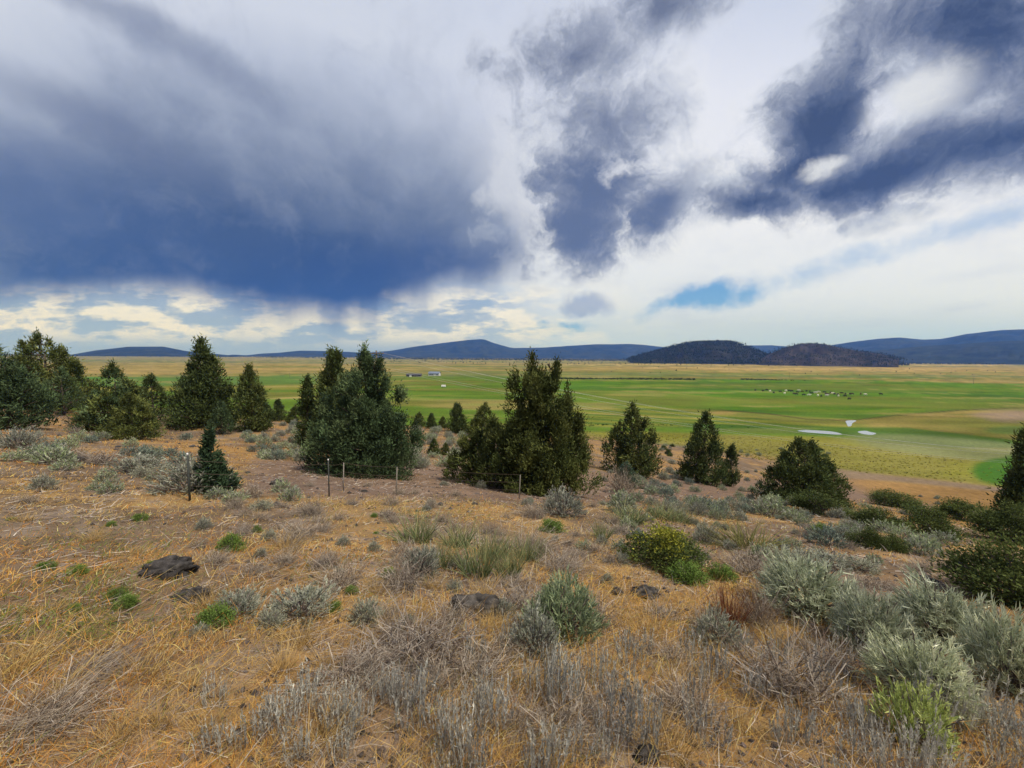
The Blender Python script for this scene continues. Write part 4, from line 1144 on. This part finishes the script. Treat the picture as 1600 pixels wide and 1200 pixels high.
pts = vscatter(60000, lambda px, py: np.exp(-((py - np.interp(px, [880, 1250, 1600], [591.5, 593.5, 599.5])) / .7) ** 2) * (np.sin(px * .021) > -.72) * .8, 300, 640, (4, 53))
clumps('ditch_hedge', pts, np.random.default_rng(3).uniform(1.6, 3.0, len(pts)), [(.03, .035, .016), (.04, .045, .02)], 'dark line of scrub along the far ditch', 'scrub', 5)

# ------------------------------------------------------------------ ponds
def pond(pix, label_unused=None):
    P = []
    n = len(pix); out = []
    for i in range(n):                     # smooth the outline
        p0, p1, p2, p3 = (np.array(pix[(i + k - 1) % n], float) for k in range(4))
        for t in (0, .25, .5, .75):
            out.append(.5 * (2 * p1 + (p2 - p0) * t + (2 * p0 - 5 * p1 + 4 * p2 - p3) * t * t + (3 * p1 - 3 * p2 + p3 - p0) * t ** 3))
    for px, py in out:
        d = ray(px, py); t = (CAMZ - .03) / -d[2]
        P.append((d[0] * t, d[1] * t, .03))
    me = bpy.data.meshes.new('pond'); me.from_pydata(P, [], [list(range(len(P)))]); me.materials.append(M_WATER)
    tag(obj('pond', me), kind='structure')
pond([(1246, 673), (1262, 672), (1285, 673), (1305, 675), (1316, 678.5), (1308, 679), (1285, 677.5), (1260, 675.5)])
pond([(1340, 674.5), (1352, 673), (1360, 675), (1369, 677), (1362, 679.5), (1348, 678)])
pond([(1322, 657.5), (1338, 657), (1332, 661), (1330, 665.5), (1325, 666), (1323, 662)])

# ------------------------------------------------------------------ cows
def cow_mesh():
    nodes = {'rump': (-.85, 0, 1.12, .30, .36), 'mid': (-.2, 0, 1.05, .34, .42), 'chest': (.5, 0, 1.08, .28, .40), 'neck': (.85, 0, 1.22, .18, .24), 'head': (1.12, 0, 1.1, .13, .15), 'muz': (1.38, 0, .92, .10, .10),
             'fl': (.5, .2, .62, .11, .11), 'fl2': (.5, .2, .05, .06, .06), 'fr': (.5, -.2, .62, .11, .11), 'fr2': (.5, -.2, .05, .06, .06),
             'bl': (-.8, .2, .68, .15, .15), 'bk': (-.9, .2, .42, .08, .08), 'bl2': (-.84, .2, .05, .06, .06), 'br': (-.8, -.2, .68, .15, .15), 'bk2': (-.9, -.2, .42, .08, .08), 'br2': (-.84, -.2, .05, .06, .06),
             'tail': (-1.15, 0, 1.1, .04, .04), 'tail2': (-1.2, 0, .55, .04, .04)}
    ed = [('rump', 'mid'), ('mid', 'chest'), ('chest', 'neck'), ('neck', 'head'), ('head', 'muz'), ('chest', 'fl'), ('fl', 'fl2'), ('chest', 'fr'), ('fr', 'fr2'),
          ('rump', 'bl'), ('bl', 'bk'), ('bk', 'bl2'), ('rump', 'br'), ('br', 'bk2'), ('bk2', 'br2'), ('rump', 'tail'), ('tail', 'tail2')]
    ks = list(nodes)
    me = bpy.data.meshes.new('cow_skeleton'); me.from_pydata([nodes[k][:3] for k in ks], [(ks.index(a), ks.index(b)) for a, b in ed], [])
    o = obj('cow_skeleton', me)
    m = o.modifiers.new('Skin', 'SKIN')
    for i, k in enumerate(ks):
        me.skin_vertices[0].data[i].radius = nodes[k][3:]
        me.skin_vertices[0].data[i].use_root = (k == 'mid')
    s = o.modifiers.new('Sub', 'SUBSURF'); s.levels = 1
    dg = bpy.context.evaluated_depsgraph_get()
    r = bpy.data.meshes.new_from_object(o.evaluated_get(dg)); r.name = 'cow'
    bpy.data.objects.remove(o); bpy.data.meshes.remove(me)
    return r
cow_b = cow_mesh(); cow_w = cow_b.copy(); cow_br = cow_b.copy()
for m_, c in ((cow_b, (.012, .011, .010)), (cow_w, (.62, .58, .50)), (cow_br, (.06, .03, .018))):
    m_.materials.clear(); m_.materials.append(mat_plain('cow_hide', c, .8, 0, 3, .2))
gc = np.random.default_rng(77)
COW = [(1192, 611), (1198, 609.5), (1203, 611.5, 1), (1209, 614), (1219, 612.5), (1226, 615, 1), (1228, 611, 1), (1233, 611), (1237, 611.5), (1240, 615.5), (1244, 616.5), (1248, 610.5, 1), (1256, 617.5), (1260, 611.5),
       (1265, 612), (1268, 615), (1264, 618, 1), (1274, 614, 1), (1279, 613, 1), (1278, 618.5, 1), (1283, 619.5), (1288, 613.5), (1291, 616), (1294, 617), (1292, 618.5, 1), (1301, 615, 1), (1304, 616), (1309, 617), (1310, 619, 1),
       (1315, 615), (1321, 616), (1320, 619), (1327, 624), (1328, 616), (1331, 616), (1345, 616), (1352, 617, 1), (1376, 616.5), (1180, 610), (1253, 612.5), (1246, 613.5), (1298, 614)]
for c in COW:
    white = len(c) > 2
    x, y, z = hit(c[0], c[1] + 1)
    me_ = cow_w if white else (cow_br if gc.random() < .2 else cow_b)
    o = obj('cow', me_, None, (x, y, 0.0)); o.rotation_euler = (0, 0, float(gc.uniform(-.7, .7) + (math.pi if gc.random() < .5 else 0)))
    o.scale = (1.12,) * 3
    o['label'] = 'white cow grazing in the herd on the green field' if white else ('brown cow grazing in the herd on the green field' if me_ is cow_br else 'black cow grazing in the herd on the green field')
    tag(o, None, 'cow', 'cattle herd on the green field')

# ------------------------------------------------------------------ ranch buildings
def boxm(name, sx, sy, sz, mat, parent, loc, rot=0):
    V = [(a * sx / 2, b * sy / 2, c * sz) for c in (0, 1) for b in (-1, 1) for a in (-1, 1)]
    F = [(0, 2, 3, 1), (4, 5, 7, 6), (0, 1, 5, 4), (2, 6, 7, 3), (0, 4, 6, 2), (1, 3, 7, 5)]
    me = bpy.data.meshes.new(name); me.from_pydata(V, [], F); me.materials.append(mat)
    o = obj(name, me, parent, loc); o.rotation_euler = (0, 0, rot); return o
def roofm(sx, sy, rise, mat, parent, z, over=.6, t=.25):
    a, b = sx / 2 + over, sy / 2 + over
    V = [(-a, -b, 0), (a, -b, 0), (-a, 0, rise), (a, 0, rise), (-a, b, 0), (a, b, 0)]
    V += [(p[0], p[1], p[2] - t) for p in V]
    F = [(0, 1, 3, 2), (2, 3, 5, 4), (6, 8, 9, 7), (8, 10, 11, 9), (0, 6, 7, 1), (4, 5, 11, 10), (0, 2, 8, 6), (2, 4, 10, 8), (1, 7, 9, 3), (3, 9, 11, 5)]
    me = bpy.data.meshes.new('roof'); me.from_pydata(V, [], F); me.materials.append(mat)
    return obj('roof', me, parent, (0, 0, z))
W_DARK = mat_plain('dark_siding', (.07, .06, .065), .8, 0, .6); W_LIGHT = mat_plain('pale_siding', (.5, .5, .5), .7, 0, .6)
R_BLUE = mat_plain('blue_grey_roof', (.16, .19, .26), .5, .2, .5); R_DARK = mat_plain('dark_roof', (.06, .055, .06), .6, 0, .5); W_WHITE = mat_plain('white_paint', (.75, .75, .74), .5, 0, 1., .1)
GLASS = mat_plain('window_glass', (.03, .04, .05), .1, 0, 1, .1)
def barn(px, py, L, Wd, H, rise, wm, rm, name, label, doors, wins, rot):
    x, y, z = hit(px, py)
    e = bpy.data.objects.new(name, None); C.objects.link(e); e.location = (x, y, 0); e.rotation_euler = (0, 0, rot)
    tag(e, label, 'building')
    # walls with gable ends
    V = [(-L / 2, -Wd / 2, 0), (L / 2, -Wd / 2, 0), (L / 2, Wd / 2, 0), (-L / 2, Wd / 2, 0), (-L / 2, -Wd / 2, H), (L / 2, -Wd / 2, H), (L / 2, Wd / 2, H), (-L / 2, Wd / 2, H), (-L / 2, 0, H + rise), (L / 2, 0, H + rise)]
    F = [(0, 1, 5, 4), (2, 3, 7, 6), (1, 2, 6, 9, 5), (3, 0, 4, 8, 7)]
    me = bpy.data.meshes.new('wall'); me.from_pydata(V, [], F); me.materials.append(wm); obj('wall', me, e)
    roofm(L, Wd, rise * (1 + 1.2 / Wd), rm, e, H - rise * 1.2 / Wd + .28)
    for dx, w, h in doors: boxm('door', w, .12, h, W_WHITE, e, (dx, -Wd / 2 - .05, 0))
    for dx, zz in wins: boxm('window', 1.6, .10, 1.2, GLASS, e, (dx, -Wd / 2 - .05, zz))
barn(647, 588.3, 19, 8, 2.6, 1.2, W_DARK, R_DARK, 'long_barn', 'long low dark barn with a white door at the edge of the green field', [(-4, 3, 2.4)], [(3, 1), (7, 1)], .05)
barn(679, 587, 15, 9, 3.4, 2.2, W_LIGHT, R_BLUE, 'ranch_house', 'ranch house with a blue-grey roof right of the long dark barn', [(2, 1.4, 2.2)], [(-5, 1.2), (-2, 1.2), (5, 1.2)], -.12)
x, y, z = hit(693, 605)
e = bpy.data.objects.new('stock_trailer', None); C.objects.link(e); e.location = (x, y, 0); e.rotation_euler = (0, 0, .2)
tag(e, 'small white trailer standing alone in the green pasture', 'trailer')
boxm('body', 3.8, 1.9, 1.5, W_WHITE, e, (0, 0, .55)); boxm('tow_bar', 1.6, .3, .2, W_DARK, e, (3.1, 0, .5))
for sx in (-.7, .5):
    for sy in (-1.05, 1.05):
        a = Acc(); tube(a, [(sx, sy - .12, .42), (sx, sy + .12, .42)], .42, 12); obj('wheel', a.mesh('wheel', W_DARK), e)

# ------------------------------------------------------------------ power line
WOOD = mat_plain('weathered_wood', (.12, .095, .08), .9, 0, 3); METAL = mat_plain('wire_metal', (.42, .43, .45), .45, .4, 3, .1)
CER = mat_plain('insulator', (.25, .22, .2), .3, 0, 3)
def pole(x, y, topz, label, arm_rot):
    z = float(height(x, y)); H = topz - z
    e = bpy.data.objects.new('utility_pole', None); C.objects.link(e); e.location = (x, y, z)
    tag(e, label, 'utility pole', 'poles of the power line')
    a = Acc(); tube(a, [(0, 0, -.3), (0, 0, H + .35)], [.17, .11], 8); obj('pole', a.mesh('pole', WOOD), e)
    arm = boxm('crossarm', 2.5, .12, .14, WOOD, e, (0, -.14, H - .2), arm_rot)
    for k in (-1.1, -.45, .45, 1.1):
        a = Acc(); tube(a, [(0, 0, 0), (0, 0, .2)], [.05, .04], 7); obj('insulator', a.mesh('insulator', CER), arm, (k, 0, .14))
    return e
u1 = gno(588, 551)
PA = np.array([u1[0] * 66, 66, CAMZ + gno(588, 551)[1] * 66]); PB = np.array([112., 84., CAMZ - 19.5])
line = PB - PA; perp = np.array([-line[1], line[0], 0]); perp /= np.linalg.norm(perp)
rot = .22
p1 = pole(PA[0], PA[1], PA[2], 'wooden power pole with one crossarm looking over the broad blue-green juniper', rot)
p2 = pole(PB[0], PB[1], PB[2] + 0., 'wooden power pole on the grey flat at the far end of the wires', rot)
for k, dz, wlab in ((-1.1, .16, 'top'), (1.1, .16, 'top'), (.45, -.55, 'middle'), (0., -2.0, 'lowest'), (.3, -2.35, 'lowest')):
    a = Acc(); pts = []
    for i in range(41):
        t = i / 40; p = PA + line * t + perp * k; p = p + np.array([0, 0, dz - 4 * (2.5 + .1 * k) * t * (1 - t)]); pts.append(p)
    tube(a, pts, .012, 4)
    tag(obj('power_wire', a.mesh('power_wire', METAL)), 'pale sagging %s wire of the power line above the fields' % wlab, 'wire', 'wires of the power line')
for px, py, h in [(1521, 600, 16), (1233, 590, 9), (905, 588, 9), (453, 590, 8)]:
    x, y, z = hit(px, py); H = h / FPX * y
    e = bpy.data.objects.new('utility_pole', None); C.objects.link(e); e.location = (x, y, 0)
    tag(e, 'thin distant power pole standing in the dry fields', 'utility pole', 'distant power poles')
    a = Acc(); tube(a, [(0, 0, -.3), (0, 0, H)], [.16, .11], 6); obj('pole', a.mesh('pole', WOOD), e)
    boxm('crossarm', 2.2, .12, .14, WOOD, e, (0, 0, H - .5))

# ------------------------------------------------------------------ barbed wire fence
STEEL = mat_plain('dark_green_steel', (.045, .05, .045), .7, .3, 20); WHITE = mat_plain('white_post_tip', (.7, .7, .68), .6, 0, 20, .1); RUST = mat_plain('rusty_wire', (.10, .07, .055), .8, .3, 30)
BWOOD = mat_plain('bleached_wood', (.22, .195, .17), .9, 0, 30)
e = bpy.data.objects.new('wire_fence', None); C.objects.link(e)
A1 = np.array(hit(296, 783)); A2 = np.array(hit(514, 775))
e.location = A1; tag(e, 'barbed wire fence on dark metal posts with white tips below the junipers', 'fence')
A0 = A1 + (A1 - A2) * [1., 1.25, 0]; A0[2] = height(A0[0], A0[1])
S = [np.array(hit(px, py)) for px, py in ((536, 768), (619, 772), (811, 780))]
tops = []
for p in (A0, A1, A2):
    b = p - A1
    a = Acc()
    hh = 1.12
    tube(a, [b + [0, 0, -.2], b + [0, 0, hh - .05]], .017, 5); tube(a, [b + [0, .035, -.1], b + [0, .035, hh - .06]], .010, 4)
    po = obj('post', a.mesh('post', STEEL), e)
    a = Acc(); tube(a, [b + [0, 0, hh - .049], b + [0, 0, hh]], .019, 5); obj('post_tip', a.mesh('post_tip', WHITE), po)
for p in S:
    b = p - A1; a = Acc(); tube(a, [b + [0, 0, -.1], b + [.04, 0, .95]], [.022, .016], 5); obj('stay', a.mesh('stay', BWOOD), e)
ln = [A0, A1, A2, *S]
for hgt in (.35, .65, .95):
    a = Acc(); pts = []
    for p, q in zip(ln[:-1], ln[1:]):
        for i in range(6):
            t = i / 6; pts.append(p * (1 - t) + q * t - A1 + [0, .02, hgt - .05 * 4 * t * (1 - t)])
    pts.append(ln[-1] - A1 + [0, .02, hgt])
    tube(a, pts, .0042, 4); obj('wire', a.mesh('wire', RUST), e)

# ------------------------------------------------------------------ hills and mountains
def mountain(name, sil, D, depth, col, col2=None, rough=.06, seed=0, n=260):
    """ridge whose skyline follows picture points sil, standing D metres away"""
    px = np.linspace(sil[0][0], sil[-1][0], n)
    py = np.interp(px, [s[0] for s in sil], [s[1] for s in sil])
    k = np.array([1, 2, 3, 2, 1]) / 9.
    py = np.convolve(np.pad(py, 2, 'edge'), k, 'valid')
    G = np.array([gno(a, b) for a, b in zip(px, py)])
    az = np.arctan(G[:, 0]); el = G[:, 1] * np.cos(az)                  # tangent of elevation along the ground
    h = np.maximum(CAMZ + el * D, 0)
    rows = 44; tt = np.linspace(-1, 1, rows)
    V = np.zeros((rows, n, 3))
    for i, t in enumerate(tt):
        r = D + t * depth
        c = (1 - abs(t) ** 1.25)
        x = r * np.sin(az); y = r * np.cos(az)
        rid = fbm(x * 7 / depth + seed, y * 7 / depth, 5) - .5
        hh = h * np.clip(c * (1 + rid * 1.3 * (1 - c) * 1.6), 0, None)
        hh = hh * (1 + rid * rough * .5)
        V[i] = np.stack([x, y, hh - 2.], 1)
    i = np.arange(rows - 1)[:, None] * n; j = np.arange(n - 1)[None]
    F = np.stack([i + j, i + j + 1, i + n + j + 1, i + n + j], -1).reshape(-1, 4)
    V = V.reshape(-1, 3)
    c1 = np.array(col); c2 = np.array(col2 if col2 else [c * .7 for c in col])
    f = sst(fbm(V[:, 0] * 9 / depth, V[:, 1] * 9 / depth + seed, 5), .42, .62)[:, None]
    o = tag(obj(name, mesh_np(name, V, F, c1 * (1 - f) + c2 * f, M_HILL, True)), kind='structure')
    return V, h
FOR = (.016, .024, .018); FOR2 = (.026, .034, .024)
mountain('mountain', [(60, 566), (110, 554), (150, 547), (200, 541.5), (255, 541), (290, 548), (330, 552), (370, 556), (430, 566)], 7000, 1500, FOR, FOR2, seed=1)
mountain('mountain', [(330, 566), (360, 553.5), (385, 555), (410, 552), (435, 551), (470, 547.5), (520, 548.5), (570, 551), (610, 548), (650, 541), (690, 536), (725, 532), (740, 530), (755, 529.5), (772, 536), (800, 543.5), (850, 543), (890, 540), (930, 537.5), (985, 537), (1030, 541), (1080, 547), (1130, 553), (1150, 558)], 8600, 1800, FOR, FOR2, seed=2)
mountain('mountain', [(1060, 558), (1120, 545), (1170, 539.5), (1205, 539), (1250, 543), (1300, 550), (1330, 556)], 9800, 1500, FOR, FOR2, seed=3)
mountain('mountain', [(1220, 556), (1280, 542), (1330, 534), (1370, 529.5), (1405, 527), (1440, 530), (1470, 529), (1510, 521), (1560, 516), (1600, 514), (1660, 512), (1750, 518), (1850, 530)], 8200, 2000, FOR, FOR2, seed=4)
mountain('mountain', [(1300, 556), (1380, 546), (1450, 540), (1500, 537), (1560, 533), (1620, 531), (1700, 534), (1800, 545)], 5400, 1200, (.018, .026, .016), FOR2, seed=5)
V1, _ = mountain('hill', [(985, 560), (1010, 552), (1040, 543.5), (1070, 536), (1090, 533), (1115, 532), (1138, 532.5), (1152, 536.5), (1172, 543.5), (1190, 550), (1210, 560)], 2500, 420, (.020, .024, .015), (.03, .03, .02), seed=6)  # cloud shadow on this butte is put into the darkened forest colour
V2, _ = mountain('hill', [(1186, 560), (1205, 551), (1226, 542), (1250, 536.5), (1270, 535.5), (1290, 537), (1315, 543), (1345, 548), (1375, 552), (1405, 559)], 2300, 380, (.046, .039, .033), (.026, .026, .021), seed=7)
def woods(name, P, size, label, seed, cols=[(.022, .034, .016), (.03, .042, .02), (.018, .028, .014)]):
    g = np.random.default_rng(seed); n = len(P); s = 4
    h = size * g.uniform(.5, 1.3, n); w = h * g.uniform(.22, .38, n)
    an = np.arange(s) * 2 * math.pi / s
    ring = np.stack([np.cos(an), np.sin(an), np.zeros(s)], 1)
    V = np.concatenate([P[:, None] + ring[None] * w[:, None, None] * g.uniform(.7, 1.2, (n, s, 1)), P[:, None] + ring[None] * w[:, None, None] * g.uniform(.6, 1.0, (n, s, 1)) + np.array([0, 0, 1]) * h[:, None, None] * .5,
                        P[:, None] + np.array([0, 0, 1]) * h[:, None, None]], 1)
    m = 2 * s + 1; tri = []
    for k in range(s):
        k2 = (k + 1) % s; tri += [[k, k2, s + k2], [k, s + k2, s + k], [s + k, s + k2, 2 * s]]
    F = (np.arange(n)[:, None, None] * m + np.array(tri)[None]).reshape(-1, 3)
    c = np.repeat(pick(g, cols, n, .2), m, 0)
    tag(obj(name, mesh_np(name, V.reshape(-1, 3), F, c, M_CONIFER)), label, 'woods', kind='stuff')
g = np.random.default_rng(9)
def onhill(V, n): 
    k = g.integers(0, len(V), n); P = V[k] + g.normal(size=(n, 3)) * [14, 14, 0]; P = P[V[k][:, 2] > 3]; return P
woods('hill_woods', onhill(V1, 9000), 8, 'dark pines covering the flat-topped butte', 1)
woods('hill_woods', onhill(V2, 4500), 5, 'scattered pines on the brown butte', 2)
def flatwood(n, x0, x1, d0, d1, dens=None):
    u = g.uniform((x0 - 800) / FPX, (x1 - 800) / FPX, n); y = np.exp(g.uniform(math.log(d0), math.log(d1), n))
    return np.stack([u * y, y, np.zeros(n)], 1)
woods('far_woods', flatwood(3200, 560, 1010, 3000, 6200), 9, 'dark belt of juniper woods below the peaked blue mountain', 3)
woods('far_woods', flatwood(2000, 1000, 1420, 1900, 2600), 7, 'woods along the foot of the two buttes', 4)
woods('far_woods', flatwood(2600, 1350, 1800, 2600, 5000), 10, 'dark woods below the long blue range', 5)
woods('far_woods', flatwood(1500, -100, 560, 3800, 6000), 9, 'thin dark woods below the left blue mountain', 6)
woods('far_scrub', flatwood(420, 560, 1250, 1500, 3200), 5, 'single dark bushes dotted over the far plain', 7)
woods('far_scrub', flatwood(50, 880, 1600, 700, 1900), 3, 'small dark bushes in the dry far fields', 8)

# ------------------------------------------------------------------ air
def haze():
    o = boxm('haze', 27000, 27000, 1100, None, None, (0, 0, -3)) if False else None
    V = [(a * 13200, b * 13200, c) for c in (-4, 900) for b in (-1, 1) for a in (-1, 1)]
    F = [(0, 2, 3, 1), (4, 5, 7, 6), (0, 1, 5, 4), (2, 6, 7, 3), (0, 4, 6, 2), (1, 3, 7, 5)]
    me = bpy.data.meshes.new('haze'); me.from_pydata(V, [], F)
    m = bpy.data.materials.new('haze'); m.use_nodes = True; t = m.node_tree; t.nodes.clear()
    out = t.nodes.new('ShaderNodeOutputMaterial'); pv = t.nodes.new('ShaderNodeVolumePrincipled')
    pv.inputs['Color'].default_value = (.08, .25, 1.0, 1)
    pv.inputs['Density'].default_value = 8.0e-5
    pv.inputs['Absorption Color'].default_value = (1, 1, 1, 1)
    pv.inputs['Anisotropy'].default_value = .2
    t.links.new(pv.outputs[0], out.inputs['Volume'])
    me.materials.append(m)
    tag(obj('haze', me), 'thin blue air between the eye and the far mountains', 'haze', kind='stuff')
haze()
